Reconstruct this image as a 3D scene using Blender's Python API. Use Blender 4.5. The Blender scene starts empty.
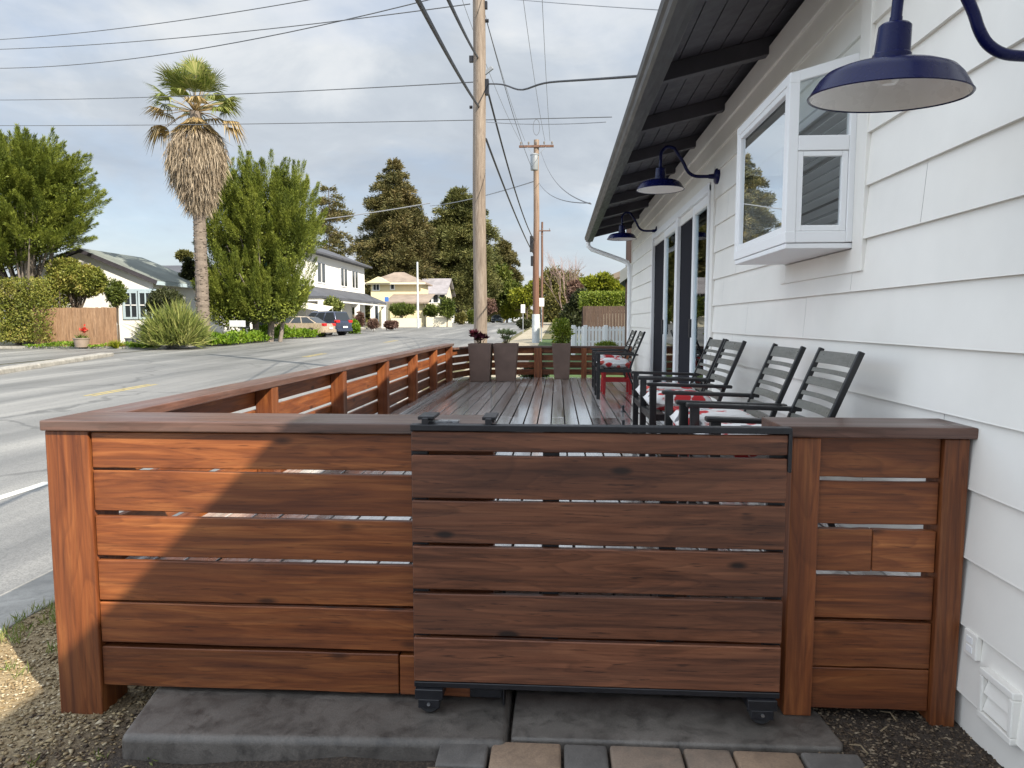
import bpy, bmesh, math, random
import numpy as np
from mathutils import Vector, Matrix, Euler
R = math.radians
rnd = random.Random(7)
rng = np.random.default_rng(11)
sc = bpy.context.scene
col = sc.collection

# ---------------------------------------------------------------- camera
F, YAW, PIT, H = 710.0, R(3.65), R(5.0), 1.42
cam_d = bpy.data.cameras.new('camera'); cam = bpy.data.objects.new('camera', cam_d); col.objects.link(cam)
cam_d.sensor_width = 36; cam_d.lens = F / 1024 * 36; cam_d.clip_end = 2000; cam_d.clip_start = .05
cam.location = (0, 0, H); cam.rotation_euler = (R(90) - PIT, 0, YAW)
sc.camera = cam

def ray(px, py):
    a = (px - 512) / F; b = (384 - py) / F
    d = math.cos(PIT) + b * math.sin(PIT); t = -math.sin(PIT) + b * math.cos(PIT)
    return Vector((a * math.cos(YAW) - d * math.sin(YAW), a * math.sin(YAW) + d * math.cos(YAW), t))
def at(px, py, Y):                 # real point seen at a photo pixel, Y metres down the street
    r = ray(px, py); k = Y / r.y
    return Vector((r.x * k, Y, H + r.z * k))
def G(y):                          # street level: flat by the deck, then climbing gently
    return -.16 + .0145 * min(max(0, y - 12), 98)
def gx(px, Y): return at(px, 330, Y).x

# ---------------------------------------------------------------- objects and tags
BASE = {}
def tag(o, label=None, cat=None, group=None, kind=None):
    if label: o['label'] = label
    if cat: o['category'] = cat
    if group: o['group'] = group
    if kind: o['kind'] = kind
    return o
def thing(name, label, cat, loc=(0, 0, 0), group=None):
    o = bpy.data.objects.new(name, None); o.empty_display_size = .1; col.objects.link(o)
    o.location = loc; BASE[o.name] = Vector(loc)
    return tag(o, label, cat, group)
def link(name, me, mat, parent=None, base=None):
    o = bpy.data.objects.new(name, me); col.objects.link(o)
    if mat is not None and not me.materials:
        for m in (mat if isinstance(mat, (list, tuple)) else [mat]): me.materials.append(m)
    if parent is not None:
        o.parent = parent; b = BASE[parent.name]
    else:
        b = Vector(base) if base is not None else Vector((0, 0, 0)); o.location = b
    if b.length > 0: me.transform(Matrix.Translation(-b))
    BASE[o.name] = b
    return o
def copy_tree(o, parent=None):
    c = o.copy(); col.objects.link(c)
    if parent is not None: c.parent = parent
    BASE[c.name] = BASE.get(o.name, Vector((0, 0, 0)))
    for ch in list(o.children): copy_tree(ch, c)
    return c

class MB:
    def __init__(s): s.v = []; s.f = []; s.mi = []; s.cur = 0
    def add(s, vs, fs):
        n = len(s.v); s.v += [tuple(v) for v in vs]
        for f in fs: s.f.append([n + i for i in f]); s.mi.append(s.cur)
        return s
    def box(s, x0, x1, y0, y1, z0, z1):
        return s.add([(x0,y0,z0),(x1,y0,z0),(x1,y1,z0),(x0,y1,z0),(x0,y0,z1),(x1,y0,z1),(x1,y1,z1),(x0,y1,z1)],
                     [(0,3,2,1),(4,5,6,7),(0,1,5,4),(1,2,6,5),(2,3,7,6),(3,0,4,7)])
    def bar(s, a, b, w, h, up=(0, 0, 1)):      # rectangular bar from a to b, w across, h along 'up'
        a = Vector(a); b = Vector(b); d = (b - a).normalized(); u = Vector(up)
        x = d.cross(u)
        if x.length < 1e-4: x = d.cross(Vector((1, 0, 0)))
        x.normalize(); u = x.cross(d).normalized(); x *= w / 2; u *= h / 2
        return s.add([a-x-u, a+x-u, a+x+u, a-x+u, b-x-u, b+x-u, b+x+u, b-x+u],
                     [(0,1,2,3),(7,6,5,4),(0,4,5,1),(1,5,6,2),(2,6,7,3),(3,7,4,0)])
    def tube(s, pts, r, n=8, cap=True):
        pts = [Vector(p) for p in pts]; k = len(pts); rs = r if isinstance(r, (list, tuple)) else [r] * k
        ref = None; rings = []; base = len(s.v); vs = []
        for i, p in enumerate(pts):
            d = (pts[min(i + 1, k - 1)] - pts[max(i - 1, 0)]).normalized()
            if ref is None:
                ref = d.cross(Vector((0, 0, 1)))
                if ref.length < 1e-3: ref = d.cross(Vector((1, 0, 0)))
            ref = (ref - d * ref.dot(d)).normalized(); w = d.cross(ref)
            for j in range(n):
                a = 2 * math.pi * j / n; vs.append(p + (ref * math.cos(a) + w * math.sin(a)) * rs[i])
        fs = []
        for i in range(k - 1):
            for j in range(n):
                a = i * n + j; b = i * n + (j + 1) % n; fs.append((a, b, b + n, a + n))
        if cap: fs.append(tuple(range(n - 1, -1, -1))); fs.append(tuple((k - 1) * n + j for j in range(n)))
        return s.add(vs, fs)
    def lathe(s, prof, c=(0, 0, 0), n=40, axis='z'):
        vs = []; c = Vector(c)
        for (r, z) in prof:
            for j in range(n):
                a = 2 * math.pi * j / n
                if axis == 'z': vs.append(c + Vector((r * math.cos(a), r * math.sin(a), z)))
                elif axis == 'x': vs.append(c + Vector((z, r * math.cos(a), r * math.sin(a))))
                else: vs.append(c + Vector((r * math.sin(a), z, r * math.cos(a))))
        fs = []
        for i in range(len(prof) - 1):
            for j in range(n):
                a = i * n + j; b = i * n + (j + 1) % n; fs.append((a, b, b + n, a + n))
        return s.add(vs, fs)
    def prism(s, poly, d):                      # closed polygon swept along vector d
        n = len(poly); poly = [Vector(p) for p in poly]; d = Vector(d)
        return s.add(poly + [p + d for p in poly],
                     [tuple(range(n - 1, -1, -1)), tuple(range(n, 2 * n))] + [(i, (i + 1) % n, (i + 1) % n + n, i + n) for i in range(n)])
    def quad(s, *p): return s.add(p, [tuple(range(len(p)))])
    def build(s, name, mat, parent=None, bevel=0, seg=2, smooth=False, base=None):
        me = bpy.data.meshes.new(name); me.from_pydata(s.v, [], s.f)
        if any(s.mi): me.polygons.foreach_set('material_index', s.mi)
        bm = bmesh.new(); bm.from_mesh(me)
        bmesh.ops.recalc_face_normals(bm, faces=bm.faces)
        if bevel:
            es = [e for e in bm.edges if len(e.link_faces) == 2 and e.calc_face_angle(0) > .5]
            bmesh.ops.bevel(bm, geom=es, offset=bevel, segments=seg, affect='EDGES', profile=.5, clamp_overlap=True)
        bm.to_mesh(me); bm.free()
        if smooth:
            me.polygons.foreach_set('use_smooth', [True] * len(me.polygons))
            try: me.set_sharp_from_angle(angle=R(40))
            except Exception: pass
        me.update()
        return link(name, me, mat, parent, base)

def np_mesh(name, V, Q, mat, parent=None, base=None, smooth=False):
    me = bpy.data.meshes.new(name); n = len(V); m = len(Q); k = Q.shape[1]
    me.vertices.add(n); me.vertices.foreach_set('co', np.ascontiguousarray(V, dtype=np.float32).ravel())
    me.loops.add(m * k); me.loops.foreach_set('vertex_index', np.ascontiguousarray(Q, dtype=np.int32).ravel())
    me.polygons.add(m); me.polygons.foreach_set('loop_start', np.arange(0, m * k, k, dtype=np.int32))
    if smooth: me.polygons.foreach_set('use_smooth', np.ones(m, dtype=bool))
    me.update(calc_edges=True); me.validate()
    return link(name, me, mat, parent, base)

def unit(a): return a / (np.linalg.norm(a, axis=1, keepdims=True) + 1e-9)
def rdir(n): return unit(rng.normal(size=(n, 3)))
def leaves(P, D, L, W, fold=.18):               # one folded diamond leaf per point
    n = len(P); D = unit(D); S = unit(np.cross(D, rdir(n))); N = np.cross(D, S)
    L = np.broadcast_to(np.asarray(L, float), (n,))[:, None] * rng.uniform(.5, 1.5, (n, 1)); W = np.broadcast_to(np.asarray(W, float), (n,))[:, None] * rng.uniform(.7, 1.25, (n, 1))
    V = np.empty((n, 4, 3)); V[:, 0] = P; V[:, 2] = P + D * L - N * L * fold * .6
    mid = P + D * L * .45
    V[:, 1] = mid + S * W * .5 + N * W * fold; V[:, 3] = mid - S * W * .5 + N * W * fold
    return V.reshape(-1, 3)
def leaf_obj(name, parts, mat, parent=None, base=None):
    V = np.concatenate(parts); Q = np.arange(len(V)).reshape(-1, 4)
    return np_mesh(name, V, Q, mat, parent, base)

# ---------------------------------------------------------------- materials
class NT:
    def __init__(s, name):
        s.m = bpy.data.materials.new(name); s.m.use_nodes = True; s.t = s.m.node_tree; s.t.nodes.clear()
        s.out = s.n('ShaderNodeOutputMaterial')
    def n(s, typ, **kw):
        nd = s.t.nodes.new(typ)
        for k, v in kw.items():
            if k.startswith('i_'):
                key = k[2:]; key = int(key) if key.isdigit() else key.replace('_', ' ')
                nd.inputs[key].default_value = v
            else: setattr(nd, k, v)
        return nd
    def l(s, a, b): s.t.links.new(a, b)
    def bsdf(s, **kw):
        b = s.n('ShaderNodeBsdfPrincipled')
        for k, v in kw.items(): b.inputs[k.replace('_', ' ')].default_value = v
        s.l(b.outputs[0], s.out.inputs['Surface']); return b
    def coord(s, kind='Object', scale=(1, 1, 1), rand=0.):
        tc = s.n('ShaderNodeTexCoord'); mp = s.n('ShaderNodeMapping'); mp.inputs['Scale'].default_value = scale
        o = tc.outputs[kind]
        if rand:
            oi = s.n('ShaderNodeObjectInfo'); mu = s.n('ShaderNodeMath', operation='MULTIPLY'); mu.inputs[1].default_value = rand
            s.l(oi.outputs['Random'], mu.inputs[0])
            ad = s.n('ShaderNodeVectorMath', operation='ADD'); s.l(o, ad.inputs[0])
            cb = s.n('ShaderNodeCombineXYZ'); [s.l(mu.outputs[0], cb.inputs[i]) for i in range(3)]
            s.l(cb.outputs[0], ad.inputs[1]); o = ad.outputs[0]
        s.l(o, mp.inputs['Vector']); return mp.outputs[0]
    def noise(s, vec, scale, detail=4, rough=.55, dist=0.):
        n = s.n('ShaderNodeTexNoise'); n.inputs['Scale'].default_value = scale; n.inputs['Detail'].default_value = detail
        n.inputs['Roughness'].default_value = rough; n.inputs['Distortion'].default_value = dist
        if vec is not None: s.l(vec, n.inputs['Vector'])
        return n.outputs['Fac']
    def ramp(s, fac, stops, interp='LINEAR'):
        r = s.n('ShaderNodeValToRGB'); r.color_ramp.interpolation = interp; e = r.color_ramp.elements
        while len(e) < len(stops): e.new(.5)
        for i, (p, c) in enumerate(stops):
            e[i].position = p; e[i].color = (c, c, c, 1) if isinstance(c, (int, float)) else (*c, 1)
        s.l(fac, r.inputs[0]); return r.outputs[0]
    def mix(s, fac, a, b, mode='MIX'):
        m = s.n('ShaderNodeMix', data_type='RGBA', blend_type=mode)
        for sock, v in ((m.inputs[0], fac), (m.inputs[6], a), (m.inputs[7], b)):
            if hasattr(v, 'node'): s.l(v, sock)
            elif isinstance(v, (int, float)): sock.default_value = v if sock.type == 'VALUE' else (v, v, v, 1)
            else: sock.default_value = (*v, 1)
        return m.outputs[2]
    def math(s, op, a, b=None):
        m = s.n('ShaderNodeMath', operation=op)
        for i, v in enumerate((a, b)):
            if v is None: continue
            if hasattr(v, 'node'): s.l(v, m.inputs[i])
            else: m.inputs[i].default_value = v
        return m.outputs[0]
    def bump(s, h, bsdf, strength=.3, dist=.01):
        b = s.n('ShaderNodeBump'); b.inputs['Strength'].default_value = strength; b.inputs['Distance'].default_value = dist
        s.l(h, b.inputs['Height']); s.l(b.outputs[0], bsdf.inputs['Normal'])
def c3(c, k): return tuple(min(1, x * k) for x in c)
def M(name, c, rough=.5, metal=0., var=.15, scale=6., bump=.1, bscale=60., stretch=(1, 1, 1), coat=0., rand=3., dist=.005):
    t = NT(name); b = t.bsdf(Roughness=rough, Metallic=metal, Coat_Weight=coat, Coat_Roughness=.1)
    v = t.coord('Object', stretch, rand); f = t.noise(v, scale, 6, .6)
    t.l(t.ramp(f, [(.25, c3(c, 1 - var)), (.75, c3(c, 1 + var))]), b.inputs['Base Color'])
    r2 = t.noise(v, scale * 3.1, 3); t.l(t.ramp(r2, [(.3, max(0, rough - .08)), (.7, min(1, rough + .08))]), b.inputs['Roughness'])
    if bump: t.bump(t.noise(v, bscale, 4), b, bump, dist)
    return t.m

def wood(name, axis, dark, mid, light, rough=.5, vari=.25, weather=.0, knots=1.):
    t = NT(name); b = t.bsdf(Roughness=rough, Coat_Weight=.0)
    st = {'x': (1, 13, 13), 'y': (13, 1, 13), 'z': (13, 13, 1)}[axis]
    st2 = {'x': (.3, 3, 3), 'y': (3, .3, 3), 'z': (3, 3, .3)}[axis]
    v = t.coord('Object', st, 37.); v2 = t.coord('Object', st2, 37.); v3 = t.coord('Object', (1, 1, 1), 37.)
    g = t.noise(v, 2.2, 8, .62, .7); ring = t.noise(v2, 1.6, 2, .5, .4)
    rf = t.math('FRACT', t.math('MULTIPLY', ring, 17.)); rt = t.ramp(rf, [(0., .0), (.72, .55), (.9, 1.), (1., 0.)])
    base = t.ramp(g, [(.28, dark), (.5, mid), (.74, light)])
    base = t.mix(t.math('MULTIPLY', rt, .42), base, c3(dark, 1.0))
    bl = t.noise(v2, 2.4, 4, .6, .3); base = t.mix(t.ramp(bl, [(.47, 0.), (.72, .6)]), base, c3(dark, .8))
    vo = t.n('ShaderNodeTexVoronoi'); vo.inputs['Scale'].default_value = 3.6
    vk = t.coord('Object', {'x': (.8, 2, 2), 'y': (2, .8, 2), 'z': (2, 2, .8)}[axis], 53.); t.l(vk, vo.inputs['Vector'])
    kn = t.ramp(vo.outputs['Distance'], [(.05, .85 * knots), (.15, 0.)]); base = t.mix(kn, base, c3(dark, .35))
    fk = t.noise(v, 9., 3, .5); base = t.mix(t.ramp(fk, [(.62, 0.), (.72, .62 * min(knots, 1.4))]), base, c3(dark, .5))
    sf = {'x': (1.6, 95, 95), 'y': (95, 1.6, 95), 'z': (95, 95, 1.6)}[axis]; gf = t.noise(t.coord('Object', sf, 37.), 1.0, 3, .6, .15)
    base = t.mix(1., base, t.ramp(gf, [(.32, .76), (.5, 1.), (.7, 1.12)]), 'MULTIPLY')
    oi = t.n('ShaderNodeObjectInfo')
    br = t.ramp(oi.outputs['Random'], [(0., 1 - vari), (1., 1 + vari * .6)])
    base = t.mix(1., base, br, 'MULTIPLY')
    if weather:
        wn = t.noise(v2, 3., 5, .6); base = t.mix(t.ramp(wn, [(.35, 0.), (.75, weather)]), base, (.17, .14, .125))
    t.l(base, b.inputs['Base Color'])
    t.l(t.ramp(bl, [(.3, rough - .1), (.7, rough + .12)]), b.inputs['Roughness'])
    t.bump(t.mix(.45, t.mix(.35, g, fk), gf), b, .45, .003)
    return t.m

def leafmat(name, cols, rough=.55, trans=.22, clump=.45, cs=.6):
    t = NT(name); geo = t.n('ShaderNodeNewGeometry')
    v = t.coord('Object', (1, 1, 1), 9.); f = t.noise(v, cs, 3, .5)
    a = t.math('ADD', t.math('MULTIPLY', geo.outputs['Random Per Island'], 1 - clump), t.math('MULTIPLY', t.ramp(f, [(.3, 0.), (.7, 1.)]), clump))
    c = t.ramp(a, [(i / (len(cols) - 1) * .9 + .05, k) for i, k in enumerate(cols)])
    b = t.n('ShaderNodeBsdfPrincipled'); b.inputs['Roughness'].default_value = rough; b.inputs['Specular IOR Level'].default_value = .3
    t.l(c, b.inputs['Base Color'])
    tr = t.n('ShaderNodeBsdfTranslucent'); t.l(t.mix(1., c, (1., 1., .55), 'MULTIPLY'), tr.inputs['Color'])
    mx = t.n('ShaderNodeMixShader'); mx.inputs[0].default_value = trans
    t.l(b.outputs[0], mx.inputs[1]); t.l(tr.outputs[0], mx.inputs[2]); t.l(mx.outputs[0], t.out.inputs['Surface'])
    return t.m

def glass(name, ior=1.9, tint=(.75, .82, .82), mn=.12):
    t = NT(name); g = t.n('ShaderNodeBsdfGlossy'); g.inputs['Roughness'].default_value = .005; g.inputs['Color'].default_value = (.95, .98, 1, 1)
    tr = t.n('ShaderNodeBsdfTransparent'); tr.inputs['Color'].default_value = (*tint, 1)
    fr = t.n('ShaderNodeFresnel'); fr.inputs['IOR'].default_value = ior
    # slight pillowing of the pane, as real panes have
    v = t.coord('Object'); nz = t.noise(v, 1.3, 1); bp = t.n('ShaderNodeBump'); bp.inputs['Strength'].default_value = .02; bp.inputs['Distance'].default_value = .02
    t.l(nz, bp.inputs['Height']); t.l(bp.outputs[0], g.inputs['Normal'])
    mx = t.n('ShaderNodeMixShader'); t.l(t.math('MAXIMUM', fr.outputs[0], mn), mx.inputs[0])
    t.l(tr.outputs[0], mx.inputs[1]); t.l(g.outputs[0], mx.inputs[2]); t.l(mx.outputs[0], t.out.inputs['Surface'])
    return t.m

DK, MD, LT = (.092, .023, .007), (.225, .067, .018), (.36, .130, .038)
GD, GM, GL = (.050, .017, .008), (.178, .064, .030), (.27, .108, .052)
m = {}
m['wood_x'] = wood('redwood_x', 'x', DK, MD, LT); m['wood_y'] = wood('redwood_y', 'y', DK, MD, LT); m['wood_z'] = wood('redwood_z', 'z', DK, MD, LT, knots=.4)
m['cap_x'] = wood('cap_x', 'x', GD, (.12, .055, .038), (.19, .09, .062), .33, .15, .5); m['cap_y'] = wood('cap_y', 'y', GD, (.12, .055, .038), (.19, .09, .062), .36, .15, .5)
m['gate_wood'] = wood('gate_wood', 'x', GD, GM, GL, .52, .18, .03, 1.8)
m['black'] = M('black_steel', (.012, .012, .015), .42, 0, .3, 20, .1)
m['rubber'] = M('black_rubber', (.02, .02, .022), .6, 0, .3, 20, .1)
m['steel'] = M('zinc_steel', (.55, .56, .58), .3, 1., .1, 20, .05)
m['concrete'] = None
m['white_paint'] = M('white_paint', (.78, .755, .705), .5, 0, .06, 1.6, .12, 90, dist=.002)
m['vinyl'] = M('white_vinyl', (.8, .8, .8), .45, 0, .015, 1.2, 0)
m['soffit'] = M('charcoal_paint', (.050, .046, .055), .55, 0, .25, 4, .2, 40)
m['gutter'] = M('dark_gutter', (.045, .042, .042), .45, 0, .25, 3, .08, 40, (4, .5, 4))
m['blue'] = M('blue_enamel', (.004, .006, .048), .26, 0, .12, 5, .02, 20, coat=.0)
m['blue'].node_tree.nodes['Principled BSDF'].inputs['Specular IOR Level'].default_value = .22
m['enamel'] = M('white_enamel', (.78, .75, .72), .3, 0, .03, 5, .0)
m['slat'] = M('grey_slat', (.135, .133, .118), .34, 0, .22, 4, .15, 50, (8, 1, 8))
m['chair'] = M('chair_frame', (.012, .012, .013), .35, 0, .3, 12, .08)
m['red'] = M('red_paint', (.42, .018, .022), .35, 0, .15, 6, .05)
m['planter'] = M('bronze_planter', (.15, .098, .076), .5, .1, .25, 4, .12, 30)
m['dark'] = M('dark_room', (.06, .06, .065), .8, 0, .1, 2, 0)
m['room'] = M('pale_room', (.42, .43, .44), .8, 0, .05, 2, 0)
m['screen'] = M('dark_screen', (.02, .02, .025), .85, 0, .1, 60, .0)
m['screen'].node_tree.nodes['Principled BSDF'].inputs['Specular IOR Level'].default_value = .08
m['curtain'] = M('pale_curtain', (.62, .63, .62), .9, 0, .06, 9, .2, 20, (1, 14, 1))
m['glass'] = glass('window_glass', 1.28, (.9, .94, .95), .08); m['glass_bay'] = glass('garden_window_glass', 3.0, (.9, .94, .94), .84); m['glass_side'] = glass('side_window_glass', 1.5, (.92, .96, .97), .10)
def fabric():
    t = NT('floral_fabric'); b = t.bsdf(Roughness=.85)
    v = t.coord('Object', (1, 1, 1), 11.); vd = t.n('ShaderNodeTexVoronoi'); vd.inputs['Scale'].default_value = 8.5
    nz = t.n('ShaderNodeTexNoise'); nz.inputs['Scale'].default_value = 14; nz.inputs['Detail'].default_value = 3; t.l(v, nz.inputs['Vector'])
    mv = t.n('ShaderNodeVectorMath', operation='MULTIPLY_ADD'); t.l(nz.outputs['Color'], mv.inputs[0]); mv.inputs[1].default_value = (.09,) * 3; t.l(v, mv.inputs[2]); t.l(mv.outputs[0], vd.inputs['Vector'])
    pet = t.ramp(vd.outputs['Distance'], [(.46, 1.), (.54, 0.)])
    sep = t.n('ShaderNodeSeparateColor'); t.l(vd.outputs['Color'], sep.inputs[0])
    colr = t.ramp(sep.outputs[0], [(0., (.52, .025, .03)), (.38, (.60, .09, .07)), (.58, (.12, .12, .13)), (.66, (.27, .26, .27)), (.76, (.74, .72, .70)), (1., (.74, .72, .70))], 'CONSTANT')
    t.l(t.mix(pet, (.74, .72, .70), colr), b.inputs['Base Color']); t.bump(t.noise(v, 9, 3), b, .3, .01)
    return t.m
m['fabric'] = fabric()
def concrete(name, c, stain, rough=.6):
    t = NT(name); b = t.bsdf(Roughness=rough); v = t.coord('Object', (1, 1, 1), 5.)
    a = t.noise(v, 3.2, 7, .65); f = t.noise(v, 160, 3); sp = t.noise(v, 9, 6, .7, .5)
    base = t.ramp(a, [(.3, c3(c, .62)), (.55, c), (.75, c3(c, 1.35))]); base = t.mix(t.ramp(sp, [(.46, 0.), (.68, .85)]), base, stain)
    base = t.mix(t.ramp(f, [(.35, .25), (.6, 0.)]), base, c3(c, .45))
    t.l(base, b.inputs['Base Color']); t.l(t.ramp(sp, [(.35, rough + .1), (.7, rough - .22)]), b.inputs['Roughness']); t.bump(f, b, .35, .004); return t.m
m['concrete'] = concrete('step_concrete', (.135, .120, .106), (.042, .038, .035), .5)
m['kerb'] = concrete('kerb_concrete', (.36, .345, .31), (.2, .19, .17), .75)
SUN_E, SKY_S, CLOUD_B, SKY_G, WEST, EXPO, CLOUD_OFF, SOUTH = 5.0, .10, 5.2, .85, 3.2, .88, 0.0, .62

# ================================================================ SETTING
def asphalt():
    t = NT('asphalt'); b = t.bsdf(Roughness=.6); v = t.coord('Object'); vs = t.coord('Object', (1, .06, 1))
    st = t.noise(vs, .9, 6, .62, .2); big = t.noise(v, .12, 4, .6); fine = t.noise(v, 90, 3)
    sp = t.noise(v, 26., 2, .8)
    base = t.ramp(st, [(.3, (.13, .131, .13)), (.5, (.205, .205, .2)), (.7, (.33, .327, .31))])
    base = t.mix(t.ramp(big, [(.42, 0.), (.62, .45)]), base, (.105, .108, .11))
    base = t.mix(t.ramp(sp, [(.56, 0.), (.72, .35)]), base, (.30, .30, .29)); base = t.mix(t.ramp(fine, [(.38, .5), (.55, 0.)]), base, (.06, .06, .06))
    cr = t.n('ShaderNodeTexVoronoi', feature='DISTANCE_TO_EDGE'); cr.inputs['Scale'].default_value = .16
    nv = t.n('ShaderNodeTexNoise'); nv.inputs['Scale'].default_value = .8; nv.inputs['Detail'].default_value = 4; t.l(v, nv.inputs['Vector'])
    ma = t.n('ShaderNodeVectorMath', operation='MULTIPLY_ADD'); t.l(nv.outputs['Color'], ma.inputs[0]); ma.inputs[1].default_value = (1.6,) * 3; t.l(v, ma.inputs[2]); t.l(ma.outputs[0], cr.inputs['Vector'])
    base = t.mix(t.ramp(cr.outputs['Distance'], [(.004, .4), (.011, 0.)]), base, (.035, .035, .035))
    t.l(base, b.inputs['Base Color']); t.l(t.ramp(st, [(.3, .42), (.7, .7)]), b.inputs['Roughness']); t.bump(fine, b, .5, .006); return t.m
m['asphalt'] = asphalt()
m['patch'] = M('asphalt_patch', (.05, .052, .056), .6, 0, .3, 3, .4, 80)
m['line'] = M('road_paint_white', (.62, .62, .58), .6, 0, .25, 8, .2, 60); m['yellow'] = M('road_paint_yellow', (.42, .33, .11), .6, 0, .4, 8, .2, 60)
def soilmat(name, a, b_, c, sc=4.):
    t = NT(name); b = t.bsdf(Roughness=.9); v = t.coord('Object'); n1 = t.noise(v, sc, 8, .7); n2 = t.noise(v, sc * 14, 5, .7); n3 = t.noise(v, sc * .3, 3)
    base = t.ramp(n2, [(.32, a), (.52, b_), (.7, c)]); base = t.mix(t.ramp(n1, [(.4, .55), (.6, 0.)]), base, c3(a, .8))
    t.l(base, b.inputs['Base Color']); t.bump(t.mix(.5, n1, n2), b, .9, .03); return t.m
m['soil'] = soilmat('dark_soil', (.018, .013, .010), (.05, .036, .027), (.11, .08, .055))
def soil2():
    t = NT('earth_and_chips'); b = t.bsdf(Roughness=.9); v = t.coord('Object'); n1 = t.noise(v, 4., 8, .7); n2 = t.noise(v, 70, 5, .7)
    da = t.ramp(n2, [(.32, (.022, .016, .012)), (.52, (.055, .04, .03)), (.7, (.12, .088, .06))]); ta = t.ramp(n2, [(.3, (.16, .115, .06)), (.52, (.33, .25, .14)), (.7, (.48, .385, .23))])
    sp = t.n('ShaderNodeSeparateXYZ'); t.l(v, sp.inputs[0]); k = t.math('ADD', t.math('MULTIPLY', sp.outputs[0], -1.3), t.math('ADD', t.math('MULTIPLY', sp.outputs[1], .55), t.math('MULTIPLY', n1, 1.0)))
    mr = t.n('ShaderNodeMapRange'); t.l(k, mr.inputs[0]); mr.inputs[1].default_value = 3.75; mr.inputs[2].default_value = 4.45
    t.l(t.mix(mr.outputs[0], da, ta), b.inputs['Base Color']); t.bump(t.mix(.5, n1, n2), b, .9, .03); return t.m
m['earth'] = soil2()
m['verge'] = soilmat('dry_verge', (.12, .09, .05), (.27, .21, .12), (.42, .35, .21), 3.)
m['ground'] = soilmat('garden_ground', (.06, .06, .025), (.13, .12, .05), (.24, .21, .11), .6)
m['lawn'] = soilmat('lawn', (.03, .06, .012), (.06, .11, .025), (.10, .17, .04), 1.5)
m['pave'] = soilmat('sandy_pavement', (.22, .19, .14), (.36, .32, .24), (.48, .44, .34), 1.2)

def sheet(name, xs, ys, zf, mat, kind='structure'):
    V = np.array([(x, y, zf(x, y)) for y in ys for x in xs]); nx = len(xs)
    Q = np.array([(j * nx + i, j * nx + i + 1, (j + 1) * nx + i + 1, (j + 1) * nx + i) for j in range(len(ys) - 1) for i in range(nx - 1)])
    o = np_mesh(name, V, Q, mat); o['kind'] = kind; return o
YS = [-60, -20, -5, 0, 3, 6, 9, 12, 14, 16, 20, 26, 34, 45, 60, 80, 100, 110, 140, 180, 260, 420]
sheet('ground', [-400, -120, -60, -30, -18, -3, 5, 30, 120, 400], YS, lambda x, y: G(y) - .02, m['ground'])
YR = [-60, -20, -5, 0, 3, 6, 9, 12, 14, 16, 20, 26, 34, 45, 60, 80, 100, 110, 140, 180, 260]
def xl(y): return -17.3 if y < 12 else -18.6 - max(0, y - 30) * .018
sheet('road', [0, 1], YR, lambda x, y: 0, m['asphalt'])
rd = bpy.data.objects['road']
for i, v in enumerate(rd.data.vertices): y = YR[i // 2]; v.co = (-3.16 if i % 2 else xl(y), y, G(y))
# side street opening to the left, from y 14 to 34
sheet('side_road', [-120, -60, -30, -18.9], [13, 16, 20, 26, 32.6], lambda x, y: G(y) - .006, m['asphalt'])
sheet('road_patch', [-19, -13.2], [13.6, 15.1], lambda x, y: G(y) + .004, m['patch'])
sheet('fog_line', [-5.06, -4.94], [-60, -5, 3, 6.6], lambda x, y: G(y) + .004, m['line'])
for a, b in ((14.2, 16.6), (27, 29.4), (40, 43)):
    for dx in (0, .17): sheet('centre_line', [-9.93 + dx, -9.85 + dx], [a, (a + b) / 2, b], lambda x, y: G(y) + .004, m['yellow'])
# raised kerb island line at the mouth of the side street
kb = MB()
p0, p1 = Vector((-14.9, 16.0, G(16))), Vector((-17.6, 27.2, G(27.2)))
kb.bar(p0 + Vector((-.3, 0, .06)), p1 + Vector((-.3, 0, .06)), .5, .16)
tag(kb.build('kerb', m['kerb'], bevel=.03), kind='structure')
# near gutter strip, far kerb, pavements
ks = MB()
ks.box(-3.16, -2.78, -30, 60, -.24, -.125)
tag(ks.build('gutter_strip', m['kerb'], bevel=.012), kind='structure')
fk = MB()
for a, b in zip([33.2, 38, 45, 60, 80, 110], [38, 45, 60, 80, 110, 180]):
    fk.bar((xl(a) - .1, a, G(a) + .03), (xl(b) - .1, b, G(b) + .03), .3, .22)
fk.bar((-60, 33.1, G(33) + .02), (-18.7, 33.1, G(33) + .02), .3, .16)
tag(fk.build('far_kerb', m['kerb']), kind='structure')
sheet('sandy_verge', [-60, -30, -18.8], [33.25, 34.0, 35.5], lambda x, y: G(y) + .06, m['pave'])
sheet('pavement', [-2.78, -1.0], [13.7, 16, 20, 26, 34, 45, 60, 80, 110, 160], lambda x, y: G(y) + .01, m['pave'])
sheet('lawn', [-.99, 0, 4, 12], [13.7, 16, 20, 26, 34, 45], lambda x, y: G(y) + .015, m['lawn'])
# bare earth by the gate, rising a little towards the house wall
def sz(x, y): return -.135 + .085 * min(1, max(0, (x + 1.9) / 3.3)) + .008 * math.sin(x * 7 + y * 3) + .006 * math.sin(x * 17 - y * 13)
sheet('soil', list(np.linspace(-2.78, 1.6, 60)), list(np.linspace(-6, 13.4, 140)), sz, m['earth'])

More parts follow.
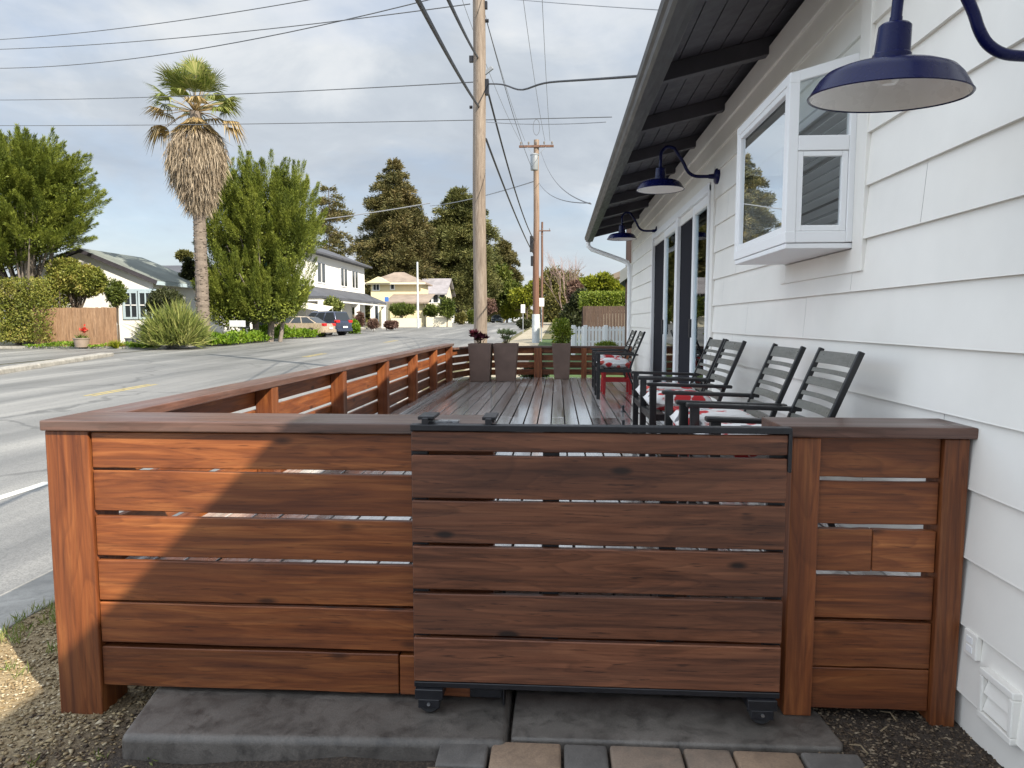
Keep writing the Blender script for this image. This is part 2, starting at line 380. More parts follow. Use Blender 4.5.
# ---- wood chips and pebbles
def chips(name, P, s0, s1, mat, flat=.45):
    n = len(P); base = np.array([(1,0,0),(-.6,.8,0),(-.7,-.7,0),(.1,.1,.8),(0,0,-.7)], float)
    fs = np.array([(0,1,3),(1,2,3),(2,0,3),(1,0,4),(2,1,4),(0,2,4)])
    ang = rng.uniform(0, 6.28, n); s = rng.uniform(s0, s1, n) ** 1.0
    c, sn = np.cos(ang), np.sin(ang); st = rng.uniform(.5, 1.6, n)
    B = base[None] * rng.uniform(.7, 1.3, (n, 5, 3))
    x = B[:, :, 0] * st[:, None]; y = B[:, :, 1]; z = B[:, :, 2] * flat
    z = z + x * rng.normal(0, .2, n)[:, None]
    V = np.stack([(x * c[:, None] - y * sn[:, None]) * s[:, None], (x * sn[:, None] + y * c[:, None]) * s[:, None], z * s[:, None]], 2) + P[:, None]
    Q = (fs[None] + 5 * np.arange(n)[:, None, None]).reshape(-1, 3)
    o = np_mesh(name, V.reshape(-1, 3), Q, mat); o['kind'] = 'stuff'; return o
m['chips'] = leafmat('wood_chips', [(.13, .085, .045), (.26, .19, .10), (.36, .28, .16), (.47, .40, .28)], .8, 0, .15)
m['litter'] = leafmat('soil_litter', [(.03, .022, .016), (.06, .042, .03), (.12, .085, .055), (.30, .24, .17)], .85, 0, .2)
n = 15000; X = rng.uniform(-2.78, -1.2, n); Y = 1.2 + 3.4 * rng.random(n) ** .9
keep = (rng.random(n) < np.clip(1.25 - (X + 2.3) * .75 - np.clip(2.05 - Y, 0, 1) * 1.6, .10, 1)) & ~((X > -1.58) & (Y > 2.25) & (Y < 2.8)) & ~((X > -1.55) & (Y > 2.3))
X, Y = X[keep], Y[keep]; chips('wood_chips', np.array([(x, y, sz(x, y) + .004) for x, y in zip(X, Y)]), .004, .013, m['chips'])
n = 7000; X = rng.uniform(.9, 1.55, n); Y = rng.uniform(1.2, 2.9, n); chips('soil_litter', np.array([(x, y, sz(x, y) + .002) for x, y in zip(X, Y)]), .003, .012, m['litter'])
n = 5000; X = rng.uniform(-2.1, -.4, n); Y = rng.uniform(1.2, 2.6, n); k = ~((X > -1.58) & (Y > 2.15)); X, Y = X[k], Y[k]
o = chips('soil_litter', np.array([(x, y, sz(x, y) + .002) for x, y in zip(X, Y)]), .003, .012, m['litter'])
# twigs lying on the earth by the wall, and grass tufts at the verge
m['twig'] = M('twig', (.20, .15, .09), .8, 0, .3, 9, .2)
for i in range(9):
    x, y = rnd.uniform(.98, 1.42), rnd.uniform(2.0, 2.62); a = rnd.uniform(0, 3.1); L = rnd.uniform(.04, .11); z = sz(x, y) + .012
    t = MB().tube([(x, y, z), (x + math.cos(a) * L * .5, y + math.sin(a) * L * .5, z + .012), (x + math.cos(a + .3) * L, y + math.sin(a + .3) * L, z + .002)], [.003, .0025, .0015], 5).build('dry_twig', m['twig'])
    tag(t, 'thin dry twig lying on the dark earth beside the white wall', 'twig', 'twigs on the earth by the wall')
m['grass'] = leafmat('grass', [(.07, .12, .02), (.13, .20, .04), (.24, .28, .08), (.33, .30, .14)], .5, .3, .3)
def tufts(name, P, h, w, mat, spread=.45, per=14):
    n = len(P); PP = np.repeat(P, per, 0) + rng.normal(0, .02, (n * per, 3)) * (1, 1, 0); D = np.stack([rng.normal(0, spread, n * per), rng.normal(0, spread, n * per), np.ones(n * per)], 1)
    o = leaf_obj(name, [leaves(PP, D, h, w)], mat); o['kind'] = 'stuff'; return o
n = 90; X = np.concatenate([rng.uniform(-2.8, -2.6, n), rng.uniform(-2.78, -2.35, 25)]); Y = np.concatenate([rng.uniform(2.2, 5.5, n), rng.uniform(2.7, 3.6, 25)])
n2 = 260; X2 = rng.uniform(-2.6, -1.3, n2); Y2 = rng.uniform(1.7, 3.3, n2); k2 = ~((X2 > -1.62) & (Y2 > 2.25)); X2, Y2 = X2[k2], Y2[k2]; chips('wood_chips', np.array([(x, y, sz(x, y) + .005) for x, y in zip(X2, Y2)]), .011, .023, m['chips'])
tufts('verge_grass', np.array([(x, y, sz(max(x, -2.78), y)) for x, y in zip(X, Y)]), .055, .005, m['grass'])
X = rng.uniform(-2.0, -1.35, 12); Y = rng.uniform(1.9, 2.3, 12); tufts('verge_grass', np.array([(x, y, sz(x, y)) for x, y in zip(X, Y)]), .03, .006, m['grass'], .8, 8)

# ================================================================ STEP AND PAVERS
st = MB(); z0 = -.30; ZT = -.03
st.prism([(-1.53, 2.285, z0), (-.168, 2.335, z0), (-.168, 2.9, z0), (-1.60, 2.9, z0), (-1.59, 2.6, z0)], (0, 0, ZT - z0))
o = st.build('concrete_step', m['concrete'], bevel=.028, seg=4, smooth=True); tag(o, 'large grey concrete step slab with rounded edge below the left fence', 'step')
st = MB(); st.prism([(-.156, 2.372, z0), (.985, 2.385, z0), (1.0, 2.42, z0), (.985, 2.60, z0), (.93, 2.9, z0), (-.156, 2.9, z0)], (0, 0, ZT - z0 - .006))
o = st.build('concrete_step', m['concrete'], bevel=.012, seg=3, smooth=True); tag(o, 'flat grey concrete slab under the rolling gate, right of the joint', 'step')
m['paver_tan'] = concrete('tan_paver', (.29, .205, .14), (.17, .12, .09), .75); m['paver_grey'] = concrete('grey_paver', (.16, .148, .136), (.09, .085, .08), .75); m['paver_mix'] = concrete('mixed_paver', (.25, .19, .145), (.14, .12, .10), .75)
row = [(440, 490, 'paver_grey', 'small charcoal paver at the left end of the paver row'), (491, 562, 'paver_tan', 'wide tan paver second in the row, right of the charcoal end paver'), (563, 608, 'paver_grey', 'small grey paver between two tan pavers'),
       (609, 682, 'paver_mix', 'wide tan brown paver right of the middle grey paver'), (683, 732, 'paver_mix', 'small brown grey paver in the right half of the row'), (733, 800, 'paver_tan', 'wide tan paver next to last at the right of the row'), (801, 862, 'paver_grey', 'grey paver closing the right end of the row')]
for a, b, k, lab in row:
    xa = (ray(a, 741).x / ray(a, 741).y) * 2.35; xb = (ray(b, 741).x / ray(b, 741).y) * 2.35
    p = MB().box(xa + .003, xb - .003, 2.215, 2.366, -.14, -.043 + rnd.uniform(-.003, .003)).build('paver', m[k], bevel=.011, seg=3, smooth=True, base=((xa + xb) / 2, 2.29, -.14)); tag(p, lab, 'paver', 'pavers laid in front of the gate')
x = -.43
for i in range(8):
    w = (.17, .235)[i % 2]; p = MB().box(x + .003, x + w - .003, 2.02, 2.21, -.14, -.044).build('paver', m[('paver_tan', 'paver_mix')[i % 2]], bevel=.011, seg=3, smooth=True, base=(x + w / 2, 2.11, -.14)); x += w
    tag(p, 'paver of the second row, just showing at the bottom edge', 'paver', 'pavers in the nearest row'); 

# ================================================================ FRONT FENCE
BZ = [(.861, 1.0), (.689, .847), (.512, .669), (.336, .496), (.162, .324), (-.012, .146)]
def board_x(name, mat, parent, x0, x1, y0, y1, z0, z1, tilt=0.):
    s = 3; b = MB(); k = 6; vs = []; dz = [rnd.uniform(-.0016, .0016) for _ in range(k + 1)]
    for i in range(k + 1):
        x = x0 + (x1 - x0) * i / k; d = dz[i] + tilt * (i / k - .5)
        vs += [(x, y0, z0 + d), (x, y1, z0 + d), (x, y1, z1 + d), (x, y0, z1 + d)]
    fs = [(0, 1, 2, 3), (4 * k + 3, 4 * k + 2, 4 * k + 1, 4 * k)]
    for i in range(k):
        for j in range(4): a = 4 * i + j; c = 4 * i + (j + 1) % 4; fs.append((a, c, c + 4, a + 4))
    return b.add(vs, fs).build(name, mat, parent, bevel=.003, seg=1)
ff = thing('wooden_fence', 'redwood fence with six wide boards and a thick corner post, left of the gate', 'fence', (-1.1, 2.6, -.13))
MB().box(-1.964, -1.79, 2.58, 2.75, -.16, 1.005).build('post', m['wood_z'], ff, bevel=.005)
MB().box(-.40, -.24, 2.63, 2.72, -.03, 1.003).build('post', m['wood_z'], ff, bevel=.004)
for i, (z0_, z1_) in enumerate(BZ):
    if i == 5: board_x('board', m['wood_x'], ff, -1.787, -.602, 2.592, 2.628, z0_, z1_, .004); board_x('board', m['wood_x'], ff, -.598, -.235, 2.593, 2.628, z0_ - .002, z1_ - .003, 0)
    else: board_x('board', m['wood_x'], ff, -1.787, -.235, 2.592, 2.616, z0_, z1_, rnd.uniform(-.006, .006))
capv = MB().box(-1.97, -.245, 2.562, 2.83, 1.006, 1.046); capv.build('cap_rail', m['cap_x'], ff, bevel=.005)
fr = thing('wooden_fence', 'short redwood fence section with six boards between two posts, against the white wall', 'fence', (1.15, 2.6, -.04))
MB().box(.845, .945, 2.578, 2.70, -.035, 1.006).build('post', m['wood_z'], fr, bevel=.004)
MB().box(1.372, 1.458, 2.578, 2.70, -.06, 1.006).build('post', m['wood_z'], fr, bevel=.004)
for i, (z0_, z1_) in enumerate(BZ):
    z1b = z1_ + (.013 if i == 0 else 0); z0b = z0_ - (.012 if i == 4 else 0)
    if i == 2: board_x('board', m['wood_x'], fr, .947, 1.146, 2.598, 2.634, z0b, z1b - .002, 0); board_x('board', m['wood_x'], fr, 1.149, 1.370, 2.599, 2.634, z0b + .001, z1b - .003, 0)
    else: board_x('board', m['wood_x'], fr, .947, 1.370, 2.598, 2.622, z0b, z1b - .002, 0)
MB().box(.80, 1.476, 2.562, 2.82, 1.009, 1.049).build('cap_rail', m['cap_x'], fr, bevel=.005)

# ---- rolling gate
gt = thing('rolling_gate', 'dark weathered wooden gate with black steel edging, on two black casters', 'gate', (.14, 2.53, -.03))
for z0_, z1_ in [(.955, 1.026), (.784, .941), (.617, .773), (.442, .603), (.272, .427), (.090, .257)]:
    board_x('board', m['gate_wood'], gt, -.524, .806, 2.505, 2.530, z0_, z1_, rnd.uniform(-.003, .003))
fb = MB(); fb.box(-.527, .818, 2.499, 2.546, 1.030, 1.052); fb.box(.806, .818, 2.497, 2.545, .895, 1.031)
fb.build('top_angle', m['black'], gt, bevel=.002, seg=1)
MB().box(-.524, .806, 2.503, 2.546, .068, .088).build('bottom_angle', m['black'], gt, bevel=.002, seg=1)
for x in (-.50, -.02, .40, .78): MB().box(x - .03, x + .03, 2.531, 2.56, .09, 1.028).build('back_strap', m['black'], gt, bevel=.002, seg=1)
for x in (-.467, .742):
    fk_ = MB(); fk_.box(x - .052, x + .052, 2.487, 2.575, .028, .067); fk_.box(x - .04, x + .04, 2.486, 2.491, -.005, .03); fk_.box(x - .04, x + .04, 2.540, 2.545, -.005, .03)
    cf = fk_.build('caster_bracket', m['black'], gt, bevel=.003, seg=1)
    w = MB(); w.lathe([(.005, -.02), (.036, -.02), (.042, -.012), (.042, .012), (.036, .02), (.005, .02)], (x, 2.515, .0135), 28, 'y'); w.build('caster_wheel', m['rubber'], cf, smooth=True)
    w = MB(); w.lathe([(.0005, -.006), (.006, -.006), (.006, 0)], (x, 2.486, .0135), 12, 'y'); w.build('axle_bolt', m['steel'], cf, smooth=True)
for x, wd in ((-.475, .06), (-.245, .05)):
    g = MB(); g.box(x - wd / 2, x + wd / 2, 2.53, 2.66, 1.066, 1.078); g.box(x - .012, x + .012, 2.51, 2.532, 1.05, 1.074)
    g.box(x - .012, x + .012, 2.60, 2.64, 1.0465, 1.07)
    g.build('guide_bracket', m['black'], gt, bevel=.002, seg=1)
g = MB().box(-.49, -.36, 2.57, 2.60, 1.049, 1.058); g.build('guide_rail', m['steel'], gt)
fg = MB(); fg.box(-.325, -.20, 2.575, 2.66, -.005, .06); fg.box(-.198, -.19, 2.55, 2.66, -.02, .062); o = fg.build('floor_guide', m['black'], bevel=.004); tag(o, 'small black steel box fixed low behind the gate by the left caster', 'gate guide')

# ---- side rail along the street
sr = thing('side_railing', 'long low redwood railing running back along the street edge of the deck', 'railing', (-1.9, 2.83, -.13))
PY = [4.37, 5.87, 7.42, 8.98, 10.5, 12.05]
for y in PY:
    MB().box(-1.912, -1.802, y, y + .105, .36, 1.005).build('post', m['wood_z'], sr, bevel=.004)
RZ = [(.886, 1.0), (.742, .857), (.598, .713), (.454, .569), (.31, .425)]
def board_y(name, mat, parent, x0, x1, y0, y1, z0, z1):
    return MB().box(x0, x1, y0, y1, z0, z1).build(name, mat, parent, bevel=.003, seg=1)
for i, (z0_, z1_) in enumerate(RZ):
    ys = [2.752, 5.92, 9.03, 12.22]
    for a, b in zip(ys, ys[1:]): board_y('board', m['wood_y'], sr, -1.952, -1.915, a + .002, b - .002, z0_, z1_)
MB().box(-1.97, -1.795, 2.832, 7.40, 1.006, 1.046).build('cap_rail', m['cap_y'], sr, bevel=.005); MB().box(-1.97, -1.795, 7.403, 12.3, 1.006, 1.046).build('cap_rail', m['cap_y'], sr, bevel=.005)

# ---- back rail
br = thing('back_railing', 'low dark redwood railing closing the far end of the deck behind the planters', 'railing', (-.2, 13.4, .3))
pl = [Vector((-1.86, 12.32, 0)), Vector((-1.62, 13.2, 0)), Vector((-.45, 13.46, 0)), Vector((1.40, 13.46, 0))]
tz = lambda p: .93
for a, b in zip(pl, pl[1:]):
    for k in range(4):
        za = .42 + k * .135; MB().bar(a + Vector((0, 0, za + .055)), b + Vector((0, 0, za + .055)), .03, .105).build('board', m['wood_x'], br, bevel=.003, seg=1)
    MB().bar(a + Vector((0, 0, .95)), b + Vector((0, 0, .95)), .13, .035).build('cap_rail', m['cap_x'], br, bevel=.004)
for x, y, w in ((-1.58, 13.14, .10), (-.36, 13.40, .15), (.50, 13.40, .10), (1.33, 13.40, .10)):
    MB().box(x - w / 2, x + w / 2, y - .05, y + .03, .3, .93).build('post', m['wood_z'], br, bevel=.004)

# ================================================================ DECK
def deckmat():
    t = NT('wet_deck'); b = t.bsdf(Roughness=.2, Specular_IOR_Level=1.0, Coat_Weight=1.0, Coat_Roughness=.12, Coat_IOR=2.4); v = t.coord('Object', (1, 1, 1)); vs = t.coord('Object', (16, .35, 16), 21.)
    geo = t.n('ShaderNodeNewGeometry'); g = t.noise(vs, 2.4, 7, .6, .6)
    base = t.ramp(g, [(.3, (.28, .25, .23)), (.5, (.46, .435, .415)), (.72, (.60, .58, .565))])  # pale silver stands for sky glare on wet boards, put into the colour
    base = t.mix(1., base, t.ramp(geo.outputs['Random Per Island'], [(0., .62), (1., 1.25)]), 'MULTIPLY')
    ad = t.n('ShaderNodeVectorMath', operation='ADD'); cb = t.n('ShaderNodeCombineXYZ'); t.l(t.math('MULTIPLY', geo.outputs['Random Per Island'], 40.), cb.inputs[1]); t.l(v, ad.inputs[0]); t.l(cb.outputs[0], ad.inputs[1])
    mp = t.n('ShaderNodeMapping'); mp.inputs['Scale'].default_value = (3.2, .16, 1); t.l(ad.outputs[0], mp.inputs['Vector'])
    w = t.noise(mp.outputs[0], 1.3, 3, .5, .3)
    base = t.mix(t.ramp(w, [(.36, .85), (.46, 0.)]), base, (.10, .062, .045))
    t.l(base, b.inputs['Base Color']); t.l(t.ramp(w, [(.35, .15), (.55, .26), (.72, .4)]), b.inputs['Roughness'])
    t.bump(g, b, .04, .002); return t.m
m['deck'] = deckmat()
dk = thing('wooden_deck', 'wet wooden deck with long narrow boards reflecting the sky', 'deck', (-.2, 8, 0))
db = MB(); x = -1.90; DZ = .38
seams = [7.72]
while x < 1.42:
    w = .142; x1 = min(x + w, 1.468); a = 2.68
    for b_ in seams + [13.36]:
        db.box(x, x1 - .012, a, b_ - .006, DZ - .03, DZ + rnd.uniform(-.0012, .0012)); a = b_
    x += w
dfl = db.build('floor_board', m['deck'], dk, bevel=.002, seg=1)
MB().box(-1.838, 1.46, 2.675, 2.7, -.02, .30).build('rim_board', m['wood_x'], dk, bevel=.002, seg=1)
MB().box(-1.838, 1.46, 13.33, 13.37, -.1, .345).build('rim_board', m['wood_x'], dk, bevel=.002, seg=1)
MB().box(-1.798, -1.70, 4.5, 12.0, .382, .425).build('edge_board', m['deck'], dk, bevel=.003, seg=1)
MB().box(-1.82, 1.44, 2.75, 13.2, .02, .06).build('underside', m['dark'], dk)
for px, Y in ((624, 7.0), (623.5, 8.25)):
    p = at(px, 380, Y); f = MB(); f.lathe([(.001, .075), (.014, .075), (.016, .05), (.011, .02), (.028, .008), (.03, 0)], (p.x, Y, DZ + .001), 14)
    o = f.build('deck_stop', m['black'], smooth=True); tag(o, ('small black door stop on the wet boards, nearer one' if Y < 8 else 'small black door stop on the wet boards, farther one'), 'door stop', 'black stops on the deck boards')

# ================================================================ WHITE HOUSE
W = 1.48; YE = 14.35; E0 = -6.0
hs = thing('white_house', 'white house with wide lap siding and deep dark eaves along the right side', 'house', (5, 4, 0))
zc = [.085 + .2475 * i for i in range(13)] + [3.30]
DOORY = [(6.98, 8.83), (8.84, 11.1)]; BY0, BY1, BZ0, BZ1 = 3.67, 4.70, 1.815, 2.645
sd = MB()
def siding(y0, y1, zb, zt):
    n = max(1, int((y1 - y0) / .8)); vs = []
    for i in range(n + 1):
        y = y0 + (y1 - y0) * i / n; wv = .0012 * math.sin(y * 2.1 + zb * 9); vs += [(W + .02, y, zb), (W - .020 + wv, y, zb + wv), (W - .019 + wv, y, zb + .006), (W - .001, y, zt + .01)]
    fs = []
    for i in range(n):
        for j in range(3): fs.append((4 * i + j, 4 * i + j + 1, 4 * i + j + 5, 4 * i + j + 4))
    sd.add(vs, fs)
for i in range(13):
    zb, zt = zc[i], zc[i + 1]; cuts = []
    if zt < 2.75 and zb > .3: cuts = [(6.98, 11.1)]
    if zb > BZ0 - .02 and zt < BZ1 - .05: cuts = [(BY0 + .05, BY1 - .05)] + cuts
    y = E0
    cuts = sorted(cuts + [(q, q + .0025) for q in (-2.1 + (i * 1.37) % 3.0, 1.9 + (i * 2.23) % 2.9, 5.4 + (i * .83) % 1.3, 12.0 + (i * 1.1) % 1.9) if not any(a - .1 < q < b + .1 for a, b in cuts)])
    for a, b in cuts: siding(y, a, zb, zt); y = b
    siding(y, YE, zb, zt)
sd.build('lap_siding', m['white_paint'], hs)
MB().box(W + .004, W + .2, E0, YE - .02, -.3, .10).build('foundation', m['white_paint'], hs)
b = MB(); b.box(W + .02, 9.5, YE - .02, YE, -.2, 3.3); b.box(W + .02, 9.5, E0, E0 + .02, -.2, 3.3); b.box(9.48, 9.5, E0, YE, -.2, 3.3); b.build('end_wall', m['white_paint'], hs)
MB().box(W - .022, W + .08, YE - .002, YE + .02, -.1, 3.28).box(W - .024, W - .002, YE - .09, YE, -.1, 3.28).build('corner_board', m['white_paint'], hs)
f = MB(); f.box(W - .028, W, E0, YE - .1, 2.99, 3.30); f.box(W - .045, W, E0, YE - .1, 3.14, 3.30); f.build('frieze_board', m['white_paint'], hs, bevel=.004)
# room behind the glass
r = MB()
def room(x0, x1, y0, y1, z0, z1):
    r.quad((x1, y0, z0), (x1, y1, z0), (x1, y1, z1), (x1, y0, z1)); r.quad((x0, y0, z0), (x1, y0, z0), (x1, y0, z1), (x0, y0, z1)); r.quad((x0, y1, z0), (x1, y1, z0), (x1, y1, z1), (x0, y1, z1))
    r.quad((x0, y0, z0), (x1, y0, z0), (x1, y1, z0), (x0, y1, z0)); r.quad((x0, y0, z1), (x1, y0, z1), (x1, y1, z1), (x0, y1, z1))
room(W + .03, 5.5, 6.9, 11.2, .35, 2.9); room(W + .01, 3.5, BY0 + .03, BY1 - .03, BZ0 + .0, BZ1 - .08)
r.build('interior', m['room'], hs)
# eave: roof boards, rafters, gutter
EX, EZ, SL = .66, 3.065, .235
def rz(x): return EZ + (x - EX) * SL
YD, XS = 3.35, 1.41          # deep porch eave beyond YD, shallow eave (edge at XS) nearer than that
rf = MB()
def roof_slab(xe, y0, y1): rf.prism([(xe, y0, rz(xe) + .135), (5.4, y0, rz(5.4) + .135), (10.2, y0, rz(.60) + .135), (10.2, y0, rz(.6) + .19), (5.4, y0, rz(5.4) + .20), (xe, y0, rz(xe) + .19)], (0, y1 - y0, 0))
roof_slab(.60, YD, YE + .25); rf.build('roof', m['soffit'], hs); rf = MB(); roof_slab(XS - .04, E0 - .3, YD - .003); rf.build('roof', m['soffit'], hs)
bd = MB(); x = .69
while x < W:   # roof-deck boards seen from below, thin joints
    y0 = YD if x < XS - .01 else E0
    bd.prism([(x, y0, rz(x) + .118), (x + .132, y0, rz(x + .132) + .118), (x + .132, y0, rz(x + .132) + .134), (x, y0, rz(x) + .134)], (0, YE + .2 - y0, 0)); x += .139
bd.build('soffit_board', m['soffit'], hs)
ry = [3.85 - 1.29 * i for i in range(1, 7)] + [3.36] + [3.85 + 1.29 * i for i in range(0, 9)]
for y in sorted(ry):
    if y > YE: continue
    xa = .70 if y > YD else XS + .04
    MB().prism([(xa, y, rz(xa)), (W + .02, y, rz(W + .02)), (W + .02, y, rz(W + .02) + .117), (xa, y, rz(xa) + .117)], (0, .085, 0)).build('rafter', m['soffit'], hs, bevel=.004)
MB().prism([(.94, 3.50, rz(.94) - .10), (W, 3.50, rz(W) - .10), (W, 3.50, rz(W) + .0), (.94, 3.50, rz(.94) + .0)], (0, .07, 0)).build('lookout', m['soffit'], hs, bevel=.004)
MB().box(.655, .70, YD, YE + .25, EZ - .035, EZ + .135).build('fascia', m['gutter'], hs, bevel=.004); MB().box(XS - .005, XS + .04, E0 - .3, YD - .01, rz(XS) - .03, rz(XS) + .135).build('fascia', m['gutter'], hs, bevel=.004)
gprof = [(.652, EZ + .06), (.652, EZ - .06), (.585, EZ - .065), (.568, EZ - .04), (.562, EZ - .005), (.545, EZ + .012), (.538, EZ + .05), (.546, EZ + .05), (.553, EZ + .02), (.57, EZ + .003), (.576, EZ - .035), (.59, EZ - .055), (.645, EZ - .052), (.645, EZ + .06)]
MB().prism([(a, YD, c) for a, c in gprof], (0, YE + .3 - YD, 0)).build('gutter', m['gutter'], hs)
ds = MB(); ds.tube([(.60, YE + .10, EZ - .05), (.61, YE + .10, EZ - .14), (.68, YE + .10, EZ - .20), (1.28, YE + .08, EZ - .42), (1.38, YE + .06, EZ - .47), (1.42, YE + .04, EZ - .55), (1.43, YE + .04, EZ - .8), (1.43, YE + .04, .15)], .045, 12)
ds.build('downspout', m['vinyl'], hs, smooth=True)
# ---- sliding doors (near half glass, far half dark insect screen)
for (a, b) in DOORY:
    d = MB(); t = .075
    d.box(W - .05, W + .04, a, a + t, .36, 2.72); d.box(W - .05, W + .04, b - t, b, .36, 2.72); d.box(W - .052, W + .04, a, b, 2.66, 2.74); d.box(W - .052, W + .04, a, b, .36, .43)
    dr = d.build('sliding_door', m['vinyl'], hs, bevel=.004)
    mid = (a + b) / 2; s = MB()
    s.box(W - .02, W + .02, mid - .05, mid + .05, .43, 2.66); s.box(W - .018, W + .02, a + t, a + t + .06, .43, 2.66); s.box(W - .018, W + .02, a + t + .06, mid - .05, .43, .53); s.box(W - .018, W + .02, a + t + .06, mid - .05, 2.58, 2.66)
    s.build('sash', m['vinyl'], dr, bevel=.003)
    MB().box(W + .0, W + .006, a + t + .06, mid - .05, .53, 2.58).build('pane', m['glass'], dr)
    MB().box(W - .004, W + .001, mid + .045, b - t - .0, .43, 2.66).build('insect_screen', m['screen'], dr)
    s = MB(); s.box(W - .008, W + .003, b - t - .03, b - t, .43, 2.66); s.box(W - .008, W + .003, mid + .045, b - t - .03, 2.61, 2.66); s.build('screen_frame', m['screen'], dr)
    MB().box(W + .022, W + .025, a + t, mid, .43, 2.66).build('curtain', m['curtain'], dr)
    MB().box(W - .045, W - .02, mid - .02, mid + .01, 1.25, 1.45).build('handle', m['black'], dr, bevel=.003)
tr = MB(); tr.box(W - .032, W - .002, 6.86, 6.978, .36, 2.86); tr.box(W - .03, W - .002, 6.978, 11.2, 2.745, 2.86); tr.box(W - .032, W - .002, 11.102, 11.22, .36, 2.86); tr.build('door_casing', m['white_paint'], hs, bevel=.003)
# ---- garden window
PX = 1.13
gw = MB(); t = .05
for y in (BY0, BY1 - t): gw.box(PX, PX + t, y, y + t, BZ0, BZ1 - .055)
gw.box(PX - .001, PX + t, BY0 - .002, BY1 + .002, BZ1 - .06, BZ1 - .01); gw.box(PX - .001, PX + t, BY0 - .002, BY1 + .002, BZ0 - .002, BZ0 + .055)
for y in (BY0 - .001, BY1 - t + .001):
    gw.box(W - .055, W, y, y + t, BZ0, BZ1 + .03)
    gw.box(PX + t, W - .055, y, y + t, BZ0 - .001, BZ0 + .055); gw.box(PX + t, W - .055, y, y + t, 2.262, 2.335)
    gw.prism([(PX + .01, y, BZ1 - .06), (W, y, BZ1 + .03), (W, y, BZ1 + .085), (PX + .01, y, BZ1 - .01)], (0, t, 0))
gw.box(PX + .004, W, BY0 + .004, BY1 - .004, BZ0 - .03, BZ0 - .004)
g = gw.build('garden_window', m['vinyl'], hs, bevel=.004)
y = BY0
s = MB()   # opening side sash, below the rail
s.box(PX + t, PX + t + .028, y + .004, y + .035, BZ0 + .056, 2.26); s.box(W - .085, W - .056, y + .004, y + .035, BZ0 + .056, 2.26); s.box(PX + t + .028, W - .085, y + .004, y + .035, BZ0 + .056, BZ0 + .085); s.box(PX + t + .028, W - .085, y + .004, y + .035, 2.235, 2.26)
s.build('side_sash', m['vinyl'], g, bevel=.003)
p = MB(); p.quad((PX + .07, y + .018, BZ0 + .08), (W - .08, y + .018, BZ0 + .08), (W - .08, y + .018, 2.24), (PX + .07, y + .018, 2.24)); p.build('side_pane', m['glass_side'], g)
p = MB(); p.quad((PX + t, y + .02, 2.335), (W - .055, y + .02, 2.335), (W - .055, y + .02, BZ1 + .04), (PX + t, y + .02, BZ1 - .05)); p.build('side_pane', m['glass_side'], g)
y = BY1 - .03
p = MB(); p.quad((PX + t, y, BZ0 + .05), (W, y, BZ0 + .05), (W, y, BZ1 + .03), (PX + t, y, BZ1 - .06)); p.build('side_pane', m['glass_side'], g)
s = MB(); fx = PX + .004
s.box(fx, fx + .03, BY0 + t, BY0 + t + .03, BZ0 + .055, BZ1 - .06); s.box(fx, fx + .03, BY1 - t - .03, BY1 - t, BZ0 + .055, BZ1 - .06); s.box(fx, fx + .03, BY0 + t + .03, BY1 - t - .03, BZ0 + .055, BZ0 + .085); s.box(fx, fx + .03, BY0 + t + .03, BY1 - t - .03, BZ1 - .09, BZ1 - .06)
s.build('front_sash', m['vinyl'], g, bevel=.003)
p = MB(); p.quad((fx + .015, BY0 + .07, BZ0 + .08), (fx + .015, BY1 - .07, BZ0 + .08), (fx + .015, BY1 - .07, BZ1 - .08), (fx + .015, BY0 + .07, BZ1 - .08)); p.build('front_pane', m['glass_bay'], g)
p = MB(); p.quad((PX, BY0, BZ1 - .012), (PX, BY1, BZ1 - .012), (W, BY1, BZ1 + .08), (W, BY0, BZ1 + .08)); p.build('sloped_pane', m['glass_side'], g)
bl = MB()
for k in range(14): bl.bar((W - .004, BY0 + .06, BZ0 + .05 + k * .0575), (W - .004, BY1 - .06, BZ0 + .05 + k * .0575), .05, .004, (.45, 0, 1))
bl.build('blind', m['vinyl'], g)
tr = MB(); tr.box(W - .026, W - .002, BY0 - .12, BY0 - .003, BZ0 - .15, 2.99); tr.box(W - .026, W - .002, BY1 + .003, BY1 + .10, BZ0 - .15, 2.99); tr.box(W - .025, W - .002, BY0 - .003, BY1 + .003, BZ0 - .15, BZ0 - .035); tr.build('window_casing', m['white_paint'], hs, bevel=.003)
# ---- wall vent and outlet cover low on the wall
vt = MB(); ya, yb = 2.245, 2.425; X0 = W - .018
vt.box(X0 - .02, X0 + .02, ya, yb, .075, .10); vt.box(X0 - .02, X0 + .02, ya, yb, .225, .25); vt.box(X0 - .02, X0 + .02, ya, ya + .02, .10, .225); vt.box(X0 - .02, X0 + .02, yb - .02, yb, .10, .225)
v = vt.build('wall_vent', m['white_paint'], hs, bevel=.004)
fl = MB()
for k in range(2): fl.prism([(X0 + .006, ya + .022, .105 + k * .06), (X0 - .014, ya + .022, .108 + k * .06), (X0 + .002, ya + .022, .16 + k * .06)], (0, yb - ya - .044, 0))
fl.build('vent_flap', m['white_paint'], v)
oc = MB(); oc.box(W - .026, W - .005, 2.47, 2.545, .245, .335); o = oc.build('outlet_cover', m['white_paint'], hs, bevel=.004)
MB().box(W - .029, W - .0262, 2.49, 2.525, .295, .318).box(W - .029, W - .0262, 2.49, 2.525, .262, .285).build('socket', m['vinyl'], o, bevel=.001)

